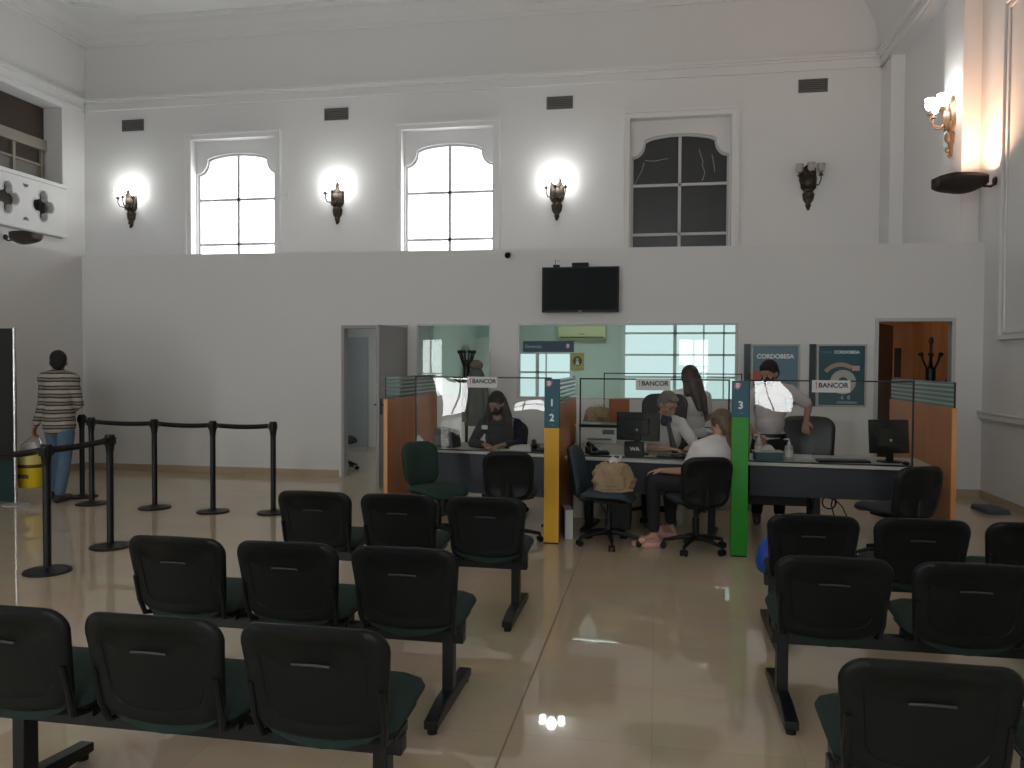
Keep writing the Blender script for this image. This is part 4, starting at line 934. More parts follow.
b = thing('paint_bucket', 'yellow plastic bucket with dark lettering carried by the man in stripes', 'bucket', (-6.93, 7.90, 0.16))
MB().lathe([(0.001, 0), (0.125, 0), (0.13, 0.01), (0.145, 0.36), (0.152, 0.365), (0.153, 0.40), (0.145, 0.405), (0.14, 0.38), (0.12, 0.02), (0.001, 0.015)], seg=32).build('pail', M_BUCKY, b)
MB().lathe([(0.1395, 0.27), (0.1425, 0.27), (0.1455, 0.355), (0.1425, 0.355)], seg=32).build('pale_band', mat('pale_yellow_label', (0.60, 0.52, 0.18), 0.5), b)
MB().lathe([(0.137, 0.225), (0.1405, 0.225), (0.1428, 0.262), (0.139, 0.262)], seg=32).build('dark_band', mat('dark_brown_label', (0.05, 0.035, 0.03), 0.5), b)
text('bucket_lettering', 'látex', 0.085, Matrix.Translation((0.0, -0.1415, 0.14)) @ FACE, mat('dark_print', (0.05, 0.06, 0.03), 0.5), b, 0.004, 0.0015)
MB().tube([(-0.15, 0, 0.385), (-0.13, 0, 0.47), (-0.02, 0, 0.55), (0.07, 0, 0.60), (0.12, 0, 0.52), (0.15, 0, 0.385)], 0.004, 6).build('wire_handle', M_CHROME, b)
tag(MB().pad([(-0.13, -0.02), (0.13, -0.02), (0.11, 0.06), (0.06, 0.13), (-0.04, 0.12), (-0.10, 0.06)], lambda u, v, t: (u, t, v), [(0.5, -0.06, 0.06), (0.9, -0.04, 0.04), (1.0, 0.0, 0.0)])
    .build('white_rag', M_PAPER, loc=(-6.92, 7.90, 0.545)), 'crumpled white rag heaped in the yellow bucket', 'rag')

# ------------------------------------------------------------------ wall items
t = thing('television', 'wall-mounted black flat television above the glazed office', 'television', (-0.99, YP - 0.09, 2.53), math.radians(0))
MB().box2((-0.495, -0.03, -0.29), (0.495, 0.02, 0.29)).build('housing', M_BLACKP, t, bevel=0.004)
MB().box2((-0.475, -0.032, -0.262), (0.475, -0.029, 0.272)).build('screen', M_SCR, t)
MB().box2((-0.2, 0.02, -0.15), (0.2, 0.09, 0.15)).build('wall_mount', M_BLACKM, t)
MB().box2((-0.02, -0.034, -0.280), (0.02, -0.030, -0.272)).build('maker_badge', M_LGREY, t)
b = thing('set_top_box', 'small black box on top of the television centre', 'set-top box', (-0.99, YP - 0.10, 2.82))
MB().box2((-0.105, -0.05, 0), (0.105, 0.05, 0.05)).build('casing', M_BLACKP, b, bevel=0.004); MB().box2((-0.09, -0.052, 0.015), (0.09, -0.05, 0.035)).build('front_window', M_SCR, b)
b = thing('wifi_antenna', 'tiny black device with two aerials on the television left corner', 'antenna', (-1.30, YP - 0.10, 2.82))
MB().box2((-0.04, -0.03, 0), (0.04, 0.03, 0.03)).build('casing', M_BLACKP, b, bevel=0.003)
MB().cyl((-0.015, 0, 0.03), (-0.015, 0, 0.10), 0.004).cyl((0.02, 0, 0.075), (0.035, 0, 0.085), 0.005).build('aerial', M_BLACKP, b)
s = thing('security_camera', 'small black dome camera on the partition under the middle bright window', 'camera', (-1.95, YP, 3.0))
MB().box2((-0.03, -0.06, -0.01), (0.03, 0.0, 0.03)).build('bracket', M_BLACKP, s, bevel=0.004); MB().ball((0, -0.07, -0.012), 0.038).build('dome', M_SCR, s)
s = thing('wall_switch', 'small white switch plate on the back wall right of the first window', 'switch', (-6.95, YF, 4.75))
MB().box2((-0.05, -0.015, -0.06), (0.05, 0, 0.06)).build('plate', M_TRIM, s, bevel=0.004)
MB().box2((-0.02, -0.02, -0.03), (0.02, -0.015, 0.03)).build('rocker', M_WHITEP, s)

M_PT1 = mat('muted_blue_poster', (0.09, 0.19, 0.24), 0.35, noise=0.25, scale=2)
M_PT2 = mat('deep_teal_poster', (0.012, 0.075, 0.10), 0.35, noise=0.35, scale=3)
def poster(x0, x1, label, m, dark):
    cx = (x0 + x1) / 2; w = (x1 - x0); h = 0.77
    p = thing('framed_poster', label, 'poster', (cx, YP, 1.45), 0, 'framed bank posters')
    MB().prism(rect(-w / 2, -h / 2, w / 2, h / 2), [rect(-w / 2 + 0.022, -h / 2 + 0.022, w / 2 - 0.022, h / 2 - 0.022)], lambda u, v, t: (u, -0.035 + t, v), 0.035).build('frame', M_LGREY, p, bevel=0.003)
    MB().box2((-w / 2 + 0.02, -0.02, -h / 2 + 0.02), (w / 2 - 0.02, -0.012, h / 2 - 0.02)).build('print', m, p)
    MB().box2((-w / 2 - 0.085, -0.034, -h / 2 + 0.0), (-w / 2 - 0.012, -0.0, h / 2)).build('dark_side_panel', dark, p)
    return p
p = poster(1.145, 1.725, 'framed blue poster behind the standing man, left of the pair', M_PT1, mat('slate_side', (0.03, 0.06, 0.08), 0.4))
text('poster_lettering', 'CORDOBESA', 0.075, Matrix.Translation((0.0, -0.022, 0.23)) @ FACE, M_WHITE, p, 0.001, 0.003)
MB().prism([(-0.2 + 0.12 * math.cos(a), -0.02 + 0.07 * math.sin(a)) for a in [k * PI / 8 for k in range(16)]], [], lambda u, v, t: (u, -0.0225 + t, v), 0.003).build('coral_shape', mat('coral_print', (0.50, 0.10, 0.08), 0.5), p)
p = poster(1.925, 2.505, 'framed dark teal poster with pale ring graphic, right of the pair', M_PT2, mat('near_black_side', (0.006, 0.018, 0.024), 0.4))
text('poster_lettering', 'CORDOBESA', 0.05, Matrix.Translation((0.06, -0.022, 0.285)) @ FACE, M_WHITE, p, 0.001, 0.002)
text('poster_caption', 'TARJETA', 0.036, Matrix.Translation((-0.178, -0.022, 0.285)) @ FACE, mat('teal_lettering', (0.02, 0.28, 0.32), 0.5), p, 0.001, 0.001)
circ = lambda r, cx=0, cz=0, a0=0, a1=360, nn=28: [(cx + r * math.cos(math.radians(a0 + (a1 - a0) * k / nn)), cz + r * math.sin(math.radians(a0 + (a1 - a0) * k / nn))) for k in range(nn)]
MB().prism(circ(0.15, 0.02, -0.08), [circ(0.06, 0.02, -0.08)], lambda u, v, t: (u, -0.0225 + t, v), 0.003).build('pale_ring', mat('pale_print', (0.42, 0.43, 0.40), 0.5), p)
arc = circ(0.24, -0.01, -0.08, 55, 150, 16) + list(reversed(circ(0.19, -0.01, -0.08, 55, 150, 16)))
MB().prism(arc, [], lambda u, v, t: (u, -0.0228 + t, v), 0.003).build('hand_shape', mat('hand_print', (0.36, 0.27, 0.22), 0.5), p)
MB().box2((0.12, -0.023, 0.06), (0.21, -0.02, 0.12)).build('card_shape', mat('card_print', (0.55, 0.35, 0.33), 0.5), p)
text('poster_caption', '6  8', 0.07, Matrix.Translation((0.05, -0.022, -0.27)) @ FACE, mat('pale_print', (0.42, 0.43, 0.40), 0.5), p, 0.001, 0.001)
MB().box2((-0.05, -0.022, -0.345), (0.18, -0.02, -0.315)).build('caption_bar', mat('pale_print2', (0.2, 0.27, 0.28), 0.5), p)

s = thing('office_sign', 'dark teal door sign fixed on the left of the wide office glazing', 'sign', (-1.41, YP - 0.012, 1.80))
MB().box2((-0.335, -0.006, -0.072), (0.335, 0.0, 0.072)).build('board', mat('teal_sign_board', (0.01, 0.05, 0.085), 0.5), s)
text('sign_lettering', 'Gerencia', 0.06, Matrix.Translation((-0.20, -0.007, 0.0)) @ FACE, mat('dim_white_lettering', (0.35, 0.45, 0.48), 0.5), s, 0.001, 0.001)
logo(s, 0.26, -0.009, 0.0, 0.035, mat('muted_purple_logo', (0.18, 0.08, 0.14), 0.5))
a = thing('air_conditioner', 'cream wall air conditioner inside the glazed office', 'air conditioner', (-1.32, YF - 0.03, 2.12))
MB().prism([(0, -0.12), (-0.18, -0.10), (-0.21, 0.02), (-0.19, 0.12), (0, 0.13)], [], lambda u, v, t: (-0.42 + t, u, v), 0.84).build('casing', M_ACC, a, bevel=0.012)
MB().box2((-0.38, -0.205, -0.085), (0.38, -0.19, -0.07)).build('air_slot', M_BLACKM, a)
MB().box2((-0.04, -0.212, -0.03), (0.05, -0.205, -0.018)).build('maker_badge', M_GREYP, a)
p = thing('framed_portrait', 'small gilt-framed oval portrait on the office back wall', 'picture', (-1.41, YF - 0.03, 1.625))
MB().prism(rect(-0.12, -0.145, 0.12, 0.145), [circ(0.085, 0, 0)], lambda u, v, t: (u, -0.025 + t, v), 0.025).build('frame', M_GOLD, p)
MB().box2((-0.1, -0.012, -0.12), (0.1, -0.008, 0.12)).build('print', mat('dark_olive_print', (0.10, 0.07, 0.03), 0.5), p)
MB().prism([(-0.035, -0.07), (0.035, -0.07), (0.02, 0.0), (0.0, 0.02), (-0.02, 0.0)], [], lambda u, v, t: (u, -0.018 + t, v), 0.004).prism(circ(0.018, 0, 0.035), [], lambda u, v, t: (u, -0.018 + t, v), 0.004).build('figure', M_PAPER, p)
# office furniture glimpsed
c = thing('filing_cabinet', 'pale tall cabinet inside the left part of the glazed offices', 'cabinet', (-2.62, 13.2, 0))
MB().box2((-0.35, -0.25, 0), (0.3, 0.25, 2.0)).build('body', M_WHITEP, c, bevel=0.005)
for k in range(2): dd = MB().box2((-0.34 + k * 0.32, -0.265, 0.05), (-0.03 + k * 0.32, -0.25, 1.95)).build('cabinet_door', M_WHITEP, c); MB().box2((-0.09 + k * 0.2, -0.28, 1.0), (-0.075 + k * 0.2, -0.265, 1.15)).build('handle', M_ALU, dd)

# right room: mirror, picture
p = thing('wall_mirror', 'oval orange-framed mirror on the wood-panelled wall behind the right doorway', 'mirror', (3.22, 12.94, 1.62))
MB().lathe([(0.001, 0), (0.13, 0), (0.16, 0.015), (0.15, 0.03), (0.125, 0.02), (0.001, 0.018)], M=rotm(PI / 2, 0, 0) @ Matrix.Diagonal((0.75, 1.5, 1, 1))).build('frame', M_EDGE, p)
MB().lathe([(0.001, 0.019), (0.12, 0.021), (0.12, 0.024), (0.001, 0.024)], M=rotm(PI / 2, 0, 0) @ Matrix.Diagonal((0.75, 1.5, 1, 1))).build('mirror_glass', mat('mirror_glass', (0.5, 0.4, 0.33), 0.1, metal=1.0), p)
p = thing('wall_plaque', 'narrow dark upright plaque on the wood-panelled wall', 'plaque', (3.55, 12.94, 1.62))
MB().box2((-0.05, -0.02, -0.22), (0.05, 0, 0.22)).build('panel', mat('dark_plaque', (0.04, 0.02, 0.012), 0.4), p); MB().box2((-0.065, -0.012, -0.235), (0.065, 0, 0.235)).build('surround', M_EDGE, p)

# ------------------------------------------------------------------ coat racks
def coat_rack(loc, label, s=1.0, knob=False, rz=0.0):
    r = thing('coat_rack', label, 'coat rack', loc, rz, 'black coat racks')
    H_ = 1.62; r.scale = (s, s, 1)
    MB().cyl((0, 0, 0.05), (0, 0, H_), 0.02).lathe([(0.02, H_ - 0.25), (0.045, H_ - 0.22), (0.045, H_ - 0.08), (0.02, H_ - 0.05)]).build('pole', M_BLACKM, r)
    MB().lathe([(0.001, 0), (0.19, 0), (0.2, 0.02), (0.16, 0.05), (0.03, 0.07), (0.001, 0.07)], seg=28).build('base', M_BLACKM, r)
    m = MB()
    for k in range(6):
        a = PI / 3 * k
        c_, s_ = math.cos(a), math.sin(a)
        m.tube([(0.02 * c_, 0.02 * s_, H_ - 0.12), (0.07 * c_, 0.07 * s_, H_ + 0.0), (0.095 * c_, 0.095 * s_, H_ + 0.09)], 0.011, 8).ball((0.10 * c_, 0.10 * s_, H_ + 0.10), 0.025, 10)
        m.tube([(0.02 * c_, 0.02 * s_, H_ - 0.26), (0.10 * c_, 0.10 * s_, H_ - 0.28), (0.16 * c_, 0.16 * s_, H_ - 0.25)], 0.010, 8).ball((0.165 * c_, 0.165 * s_, H_ - 0.24), 0.022, 10)
    m.build('hook', M_BLACKM, r)
    if knob: MB().cyl((0, 0, H_), (0, 0, H_ + 0.24), 0.014).ball((0, 0, H_ + 0.27), (0.022, 0.022, 0.05), 12).build('finial', M_BLACKM, r)
coat_rack((-2.37, 9.85, 0), 'black coat rack behind the left desk with a jacket hung on it')
coat_rack((3.40, 10.95, 0), 'black coat rack with tall finial in the right doorway', knob=True, rz=0.2, s=1.3)
j = thing('hanging_jacket', 'grey-green jacket hanging from the left coat rack', 'jacket', (-2.22, 9.74, 0.80))
j.scale = (0.72, 0.8, 0.98)
m = MB(); rings = []
for z, a_, b_ in ((0.0, 0.20, 0.11), (0.1, 0.21, 0.12), (0.35, 0.19, 0.11), (0.55, 0.17, 0.10), (0.66, 0.13, 0.09), (0.74, 0.07, 0.07)):
    rings.append([m.bm.verts.new((a_ * math.cos(2 * PI * k / 28) * (1 + 0.08 * math.sin(4 * k)), b_ * math.sin(2 * PI * k / 28) * (1 + 0.12 * math.cos(5 * k)), z)) for k in range(28)])
for a_, b_ in zip(rings, rings[1:]):
    for k in range(28): m.bm.faces.new((a_[k], a_[(k + 1) % 28], b_[(k + 1) % 28], b_[k]))
m.bm.faces.new(rings[0][::-1]); m.bm.faces.new(rings[-1]); m.build('jacket_body', mat('grey_green_cloth', (0.10, 0.12, 0.11), 0.9, noise=0.3, scale=8), j, sharp=70)
MB().tube([(-0.15, -0.05, 0.58), (-0.20, -0.06, 0.3), (-0.19, -0.08, 0.05)], [0.05, 0.055, 0.045], 10).tube([(0.15, -0.05, 0.58), (0.20, -0.06, 0.3), (0.19, -0.08, 0.05)], [0.05, 0.055, 0.045], 10).build('sleeve', MATS['grey_green_cloth'], j)
h = MB().ball((0, 0, 0.04), (0.085, 0.09, 0.07)).ball((0.02, -0.07, 0.015), (0.06, 0.06, 0.014))
tag(h.build('brown_hat', mat('taupe_felt', (0.16, 0.12, 0.10), 0.9), loc=(-2.22, 9.74, 1.51)), 'taupe cap on top of the jacket at the left coat rack', 'hat')

# cables under the desks
M_CAB = mat('black_cable', (0.01, 0.01, 0.01), 0.5)
for loc, lab in (((1.58, 7.9, 0.0), 'tangle of black cables hanging under the right desk'), ((-0.5, 7.95, 0.0), 'tangle of black cables hanging under the middle desk')):
    m = MB(); rnd = random.Random(int(loc[0] * 10))
    for k in range(3):
        x = rnd.uniform(-0.15, 0.15); pts = []
        for i in range(14):
            t_ = i / 13; pts.append((x + 0.10 * math.sin(t_ * 7 + k), 0.05 * math.cos(t_ * 9 + k), 0.66 * (1 - t_) + 0.012 + 0.05 * max(0, math.sin(t_ * 12))))
        m.tube(pts, 0.006, 6)
    m.tube([(0.06 * math.cos(a), -0.05, 0.30 + 0.06 * math.sin(a)) for a in [k * PI / 8 for k in range(17)]], 0.008, 6)
    tag(m.build('cable_bundle', M_CAB, loc=loc), lab, 'cables')
c = thing('computer_tower', 'black computer tower on the floor under the middle desk', 'computer', (-0.34, 7.85, 0))
MB().box2((-0.1, -0.2, 0.01), (0.1, 0.2, 0.40)).build('casing', M_BLACKP, c, bevel=0.006); MB().box2((-0.08, -0.206, 0.28), (0.08, -0.2, 0.36)).build('drive_bay', M_GREYP, c)
c = thing('waste_bin', 'beige ribbed waste bin on the floor under the middle desk', 'bin', (0.22, 8.02, 0))
MB().lathe([(0.001, 0), (0.10, 0), (0.13, 0.26), (0.135, 0.27), (0.125, 0.27), (0.095, 0.01), (0.001, 0.01)]).build('pail', M_CREAM, c)
m = MB()
for k in range(16): a_ = k * PI / 8; m.cyl((0.102 * math.cos(a_), 0.102 * math.sin(a_), 0.01), (0.131 * math.cos(a_), 0.131 * math.sin(a_), 0.25), 0.004, seg=6)
m.build('rib', M_CREAM, c)
c = thing('ring_binder', 'white and blue binder standing on the floor by the yellow totem', 'binder', (-0.80, 7.30, 0), 0.2)
MB().box2((-0.035, -0.14, 0), (0.035, 0.14, 0.26)).build('spine', M_PAPER, c); MB().box2((-0.042, -0.14, 0), (-0.035, 0.15, 0.26)).build('cover', mat('blue_board', (0.02, 0.06, 0.2), 0.5), c)
c = thing('under_desk_shelf', 'dark keyboard shelf hanging beneath the right desk', 'shelf', (1.05, 7.75, 0.30))
MB().box2((-0.22, -0.18, 0), (0.30, 0.18, 0.10)).build('tray', M_BLACKP, c, bevel=0.01); MB().box2((-0.20, 0.1, 0.1), (-0.18, 0.14, 0.40)).box2((0.26, 0.1, 0.1), (0.28, 0.14, 0.40)).build('hanger', M_BLACKM, c)

# ------------------------------------------------------------------ people
def blob(name, prims, m, parent, voxel=0.009, smooth=4):
    mb = MB()
    for p in prims:
        if p[0] == 'c':
            _, a, ra, b, rb = p; a, b = V(a), V(b)
            mb.ball(a, ra, 14); mb.ball(b, rb, 14)
            if (b - a).length > 1e-4: mb.cyl(a, b, ra, rb, 14)
        elif p[0] == 'e': mb.ball(p[1], p[2], 20, p[3] if len(p) > 3 else None)
        elif p[0] == 'x': mb.ball(p[1], p[2], 20, p[3])
    me = bpy.data.meshes.new(name); mb.bm.to_mesh(me); mb.bm.free()
    o = bpy.data.objects.new(name, me); C.objects.link(o)
    r = o.modifiers.new('r', 'REMESH'); r.mode = 'VOXEL'; r.voxel_size = voxel; r.use_smooth_shade = True
    s_ = o.modifiers.new('s', 'SMOOTH'); s_.iterations = smooth; s_.factor = 0.5
    o['_m'] = m.name; BAKE.append(o); o.parent = parent; return o
def chain(*pr):
    """pr: p0,r0,p1,r1,... tapered chain of capsules"""
    out = []
    for i in range(0, len(pr) - 3, 2): out.append(('c', pr[i], pr[i + 1], pr[i + 2], pr[i + 3]))
    return out
def hand(W, d, pn, thumb_side, curl=0.5, s=1.0):
    """W wrist, d direction of fingers, pn palm normal (fingers curl toward it)"""
    W, d, pn = V(W), V(d).normalized(), V(pn); pn = (pn - d * pn.dot(d)).normalized(); side = d.cross(pn) * thumb_side
    out = []
    R_ = Matrix((side, d, pn)).transposed().to_4x4()
    out.append(('x', W + d * 0.048 * s, (0.038 * s, 0.052 * s, 0.016 * s), R_))
    out += chain(W, 0.026 * s, W + d * 0.03 * s, 0.024 * s)
    for k, (o_, L) in enumerate(((0.029, 0.072), (0.010, 0.080), (-0.010, 0.075), (-0.029, 0.058))):
        p = W + d * 0.085 * s + side * o_ * s; dd = (d + side * o_ * 2.5).normalized(); a = 0
        pts = [p]
        for j, f_ in enumerate((0.42, 0.32, 0.26)):
            a += curl * (0.55 + 0.2 * j); v = dd * math.cos(a) + pn * math.sin(a); pts.append(pts[-1] + v * L * f_ * s)
        out += chain(W + d * 0.05 * s + side * o_ * 0.8 * s, 0.011 * s, pts[0], 0.0105 * s, pts[1], 0.0095 * s, pts[2], 0.0088 * s, pts[3], 0.0078 * s)
    t0 = W + d * 0.02 * s + side * 0.024 * s; t1 = t0 + (side * 0.75 + d * 0.6 + pn * 0.25).normalized() * 0.04 * s; t2 = t1 + (side * 0.3 + d * 0.9 + pn * 0.4).normalized() * 0.032 * s
    out += chain(t0, 0.016 * s, t1, 0.0115 * s, t2, 0.009 * s)
    return out
def head_prims(c, f, up, s=1.0):
    """c head centre, f face direction, up; returns prims + basis"""
    c, f, up = V(c), V(f).normalized(), V(up); up = (up - f * up.dot(f)).normalized(); r = f.cross(up)
    B = Matrix((r, f, up)).transposed().to_4x4()
    P_ = lambda x, y, z: c + r * x * s + f * y * s + up * z * s
    out = [('x', P_(0, -0.012, 0.025), (0.076 * s, 0.095 * s, 0.095 * s), B), ('x', P_(0, 0.018, -0.035), (0.060 * s, 0.070 * s, 0.080 * s), B),
           ('x', P_(0, 0.052, -0.088), (0.026 * s, 0.024 * s, 0.022 * s), B)]
    out += chain(P_(0, 0.082, 0.012), 0.009 * s, P_(0, 0.103, -0.028), 0.013 * s)            # nose
    for sx in (-1, 1):
        out.append(('x', P_(sx * 0.078, -0.008, -0.008), (0.010 * s, 0.020 * s, 0.031 * s), B))   # ear
        out.append(('x', P_(sx * 0.030, 0.072, 0.028), (0.024 * s, 0.014 * s, 0.010 * s), B))     # brow
        out.append(('x', P_(sx * 0.040, 0.058, -0.025), (0.022 * s, 0.020 * s, 0.022 * s), B))    # cheek
        out.append(('x', P_(sx * 0.013, 0.085, -0.028), (0.009 * s, 0.008 * s, 0.007 * s), B))    # nostril
    out.append(('x', P_(0, 0.080, -0.054), (0.024 * s, 0.010 * s, 0.006 * s), B)); out.append(('x', P_(0, 0.077, -0.064), (0.020 * s, 0.010 * s, 0.007 * s), B))
    return out, P_, B
def eyes(P_, parent, s=1.0):
    for sx in (-1, 1):
        e = MB().ball(P_(sx * 0.031, 0.070, 0.008), 0.0125 * s, 12).build('eye', M_EYE, parent)
        MB().ball(P_(sx * 0.031, 0.0765, 0.008), 0.0075 * s, 10).build('iris', mat('dark_iris', (0.02, 0.012, 0.008), 0.2), e)
def torso(Pv, Cc, N, SL, SR, s=1.0, g=0.0, belly=0.0, w=1.0):
    """Pv pelvis, Cc chest, N neck base, shoulders; g = garment growth"""
    Pv, Cc, N, SL, SR = map(V, (Pv, Cc, N, SL, SR)); ax = (SR - SL).normalized(); up = (N - Pv).normalized(); fr = up.cross(ax)
    ax = (ax - up * ax.dot(up)).normalized(); B = Matrix((ax, ax.cross(up) * -1, up)).transposed().to_4x4()
    mid = (Pv + Cc) / 2
    return [('x', Pv, (0.155 * s * w + g, 0.115 * s + g, 0.12 * s), B), ('x', mid, (0.135 * s * w + g, 0.105 * s + g + belly, 0.16 * s), B), ('x', Cc, (0.155 * s * w + g, 0.112 * s + g, 0.16 * s), B),
            ('x', Cc.lerp(N, 0.45), (0.150 * s * w + g, 0.09 * s + g, 0.10 * s), B),
            ('c', SL, 0.055 * s + g, SR, 0.055 * s + g), ('c', SL.lerp(N, 0.3), 0.056 * s + g, N, 0.052 * s + g), ('c', SR.lerp(N, 0.3), 0.056 * s + g, N, 0.052 * s + g)]

def person(label, pose, mats, sleeve=0.55, g=0.012, loc=(0, 0, 0), s=1.0, belly=0.0, w=1.0, trouser_to=0.92, shirt_drop=0.0, wear_shoes=True, sandals=False, shirt_name='shirt', group=None):
    """pose: dict of joints in a frame x right (image), y away, z up, origin at loc on the floor"""
    t = thing('person', label, 'person', loc)
    J = {k: V(v) for k, v in pose.items() if not isinstance(v, (int, float))}
    hp, P_, B = head_prims(J['head'], J['face'], J.get('up', V((0, 0, 1))), s)
    body = hp + torso(J['pelvis'], J['chest'], J['neck'], J['sl'], J['sr'], s, -0.012, belly * 0.7, w)
    body += chain(J['neck'], 0.055 * s, J['head'] + (J['neck'] - J['head']) * 0.25 , 0.050 * s)
    for a in 'lr':
        S_, E_, W_ = J['s' + a], J['e' + a], J['w' + a]
        body += chain(S_, 0.050 * s, S_.lerp(E_, 0.4), 0.045 * s, E_, 0.036 * s, E_.lerp(W_, 0.3), 0.037 * s, W_, 0.025 * s)
        body += hand(W_, J['h' + a], J.get('p' + a, V((0, 0, -1))), 1 if a == 'l' else -1, pose.get('curl' + a, 0.45), s)
        H_, K_, A_ = J['hip' + a], J['k' + a], J['a' + a]; T_ = J['t' + a]
        body += chain(J['pelvis'].lerp(H_, 0.8), 0.085 * s, H_.lerp(K_, 0.3), 0.078 * s, K_, 0.052 * s, K_.lerp(A_, 0.3), 0.054 * s, A_, 0.034 * s)
        toe = A_ + T_.normalized() * 0.13 * s; toe.z = max(0.022, A_.z - 0.07 * s); heel = A_ - T_.normalized() * 0.04 * s; heel.z = max(0.03, A_.z - 0.055 * s)
        body += chain(A_, 0.036 * s, heel, 0.030 * s, toe, 0.026 * s) + chain(A_, 0.034 * s, toe, 0.024 * s)
    bo = blob('body', body, mats['skin'], t, 0.0065, 3)
    eyes(P_, t, s)
    # shirt
    sh = torso(J['pelvis'] + V((0, 0, shirt_drop)), J['chest'], J['neck'] - (J['head'] - J['neck']) * 0.10, J['sl'], J['sr'], s, g, belly, w)
    for a in 'lr':
        S_, E_, W_ = J['s' + a], J['e' + a], J['w' + a]
        if sleeve <= 1.0:
            e2 = S_.lerp(E_, sleeve); sh += chain(S_, 0.066 * s, e2, 0.062 * s)
        else:
            e2 = E_.lerp(W_, sleeve - 1.0); sh += chain(S_, 0.064 * s, S_.lerp(E_, 0.5), 0.058 * s, E_, 0.050 * s, e2, 0.040 * s)
    if shirt_drop < -0.03:
        sh += [('e', J['pelvis'] + V((0, 0, z_)), (0.168 * s + 0.01, 0.128 * s + 0.01, 0.10)) for z_ in (0.08, 0.0, shirt_drop * 0.5, shirt_drop)]
    blob(shirt_name, sh, mats['shirt'], t, 0.009, 3)
    tr = [('x', J['pelvis'] + V((0, 0, -0.05 * s)), (0.160 * s * w, 0.125 * s + belly * 0.6, 0.10 * s), Matrix())]
    for a in 'lr':
        H_, K_, A_ = J['hip' + a], J['k' + a], J['a' + a]; q = K_.lerp(A_, trouser_to)
        tr += chain(J['pelvis'].lerp(H_, 0.7), 0.10 * s, H_.lerp(K_, 0.3), 0.093 * s, K_, 0.066 * s, K_.lerp(q, 0.4), 0.066 * s, q, 0.056 * s)
    blob('trousers', tr, mats['trousers'], t, 0.010, 3)
    for a in 'lr':
        A_, T_ = J['a' + a], J['t' + a].normalized(); toe = A_ + T_ * 0.15 * s; toe.z = 0.038; heel = A_ - T_ * 0.045 * s; heel.z = 0.042
        if sandals:
            so = MB(); n_ = V((-T_.y, T_.x, 0)); c0 = A_ + T_ * 0.055; 
            so.pad([(0.5 * 0.27 * math.cos(q), 0.048 * math.sin(q)) for q in [k * PI / 12 for k in range(24)]], lambda u, v, tt: V((c0.x, c0.y, 0.016)) + V((T_.x, T_.y, 0)).normalized() * u + n_ * v + V((0, 0, tt)), [(0.5, 0.026, -0.015), (0.95, 0.026, -0.015), (1, 0.018, -0.01)])
            sd = so.build('sandal', mats['shoe'], t, sharp=50)
            c1 = A_ + T_ * 0.10
            blob('sandal_strap', [('c', V((c1.x, c1.y, 0.056)) + n_ * 0.034, 0.034, V((c1.x, c1.y, 0.056)) - n_ * 0.034, 0.034)], mats['shoe'], sd, 0.006, 2)
        elif wear_shoes:
            blob('shoe', chain(heel, 0.042 * s, A_ + V((0, 0, -0.03)), 0.045 * s, toe, 0.036 * s) + chain(heel, 0.040 * s, toe, 0.036 * s), mats['shoe'], t, 0.008, 2)
    return t, P_, B, J

def hair_cap(P_, B, m, t, s=1.0, extra=(), grow=0.0):
    pr = [('x', P_(0, -0.022, 0.045), (0.084 * s + grow, 0.098 * s + grow, 0.092 * s + grow), B), ('x', P_(0, -0.055, 0.0), (0.078 * s + grow, 0.062 * s + grow, 0.085 * s + grow), B),
          ('x', P_(0, 0.045, 0.085), (0.060 * s, 0.040 * s, 0.030 * s), B)]
    for sx in (-1, 1): pr.append(('x', P_(sx * 0.070, 0.0, 0.045), (0.014 * s, 0.035 * s, 0.040 * s), B))
    return blob('hair', pr + list(extra), m, t, 0.008, 2)
def mask(P_, B, m, t, s=1.0):
    blob('face_mask', [('x', P_(0, 0.040, -0.042), (0.066 * s, 0.066 * s, 0.050 * s), B), ('x', P_(0, 0.090, -0.040), (0.024 * s, 0.024 * s, 0.030 * s), B)], m, t, 0.006, 3)

# 1 man walking away with a bucket
p1 = dict(pelvis=(0.0, 0, 0.92), chest=(0.0, 0.0, 1.20), neck=(-0.005, 0.01, 1.43), head=(-0.02, 0.02, 1.585), face=(-0.55, 0.8, -0.10),
          sl=(-0.175, 0.0, 1.375), el=(-0.20, -0.01, 1.10), wl=(-0.17, -0.09, 0.865), hl=(0.05, -0.15, -1.0), pl=(1, 0.0, 0), curll=0.9,
          sr=(0.175, 0.0, 1.365), er=(0.225, 0.02, 1.10), wr=(0.13, 0.24, 1.08), hr=(-0.5, 0.8, 0.1), pr=(-1, 0, 0),
          hipl=(-0.085, 0, 0.88), kl=(-0.085, 0.12, 0.49), al=(-0.08, 0.10, 0.085), tl=(-0.3, 1, 0),
          hipr=(0.085, 0, 0.88), kr=(0.085, -0.02, 0.48), ar=(0.08, -0.10, 0.085), tr=(-0.05, 1, 0))
p1['er'] = (0.205, 0.06, 1.09); p1['wr'] = (0.04, 0.24, 1.06); p1['head'] = (-0.02, 0.02, 1.56); p1['kl'] = (-0.14, 0.12, 0.49); p1['al'] = (-0.19, 0.12, 0.085)
p1['wl'] = (-0.215, -0.10, 0.86); p1['hl'] = (-0.25, -0.05, -1.0); p1['pl'] = (1.0, 0.2, 0)
t, P_, B, J = person('man seen from behind in a striped jumper and jeans carrying a yellow bucket', p1, dict(skin=M_SKIN, shirt=M_STRIPE, trousers=M_JEANS, shoe=M_SHOE), sleeve=1.92, loc=(-6.64, 7.98, 0), shirt_drop=-0.07, s=1.04, g=0.026, shirt_name='striped_jumper')
hair_cap(P_, B, M_HAIRD, t, 1.04)

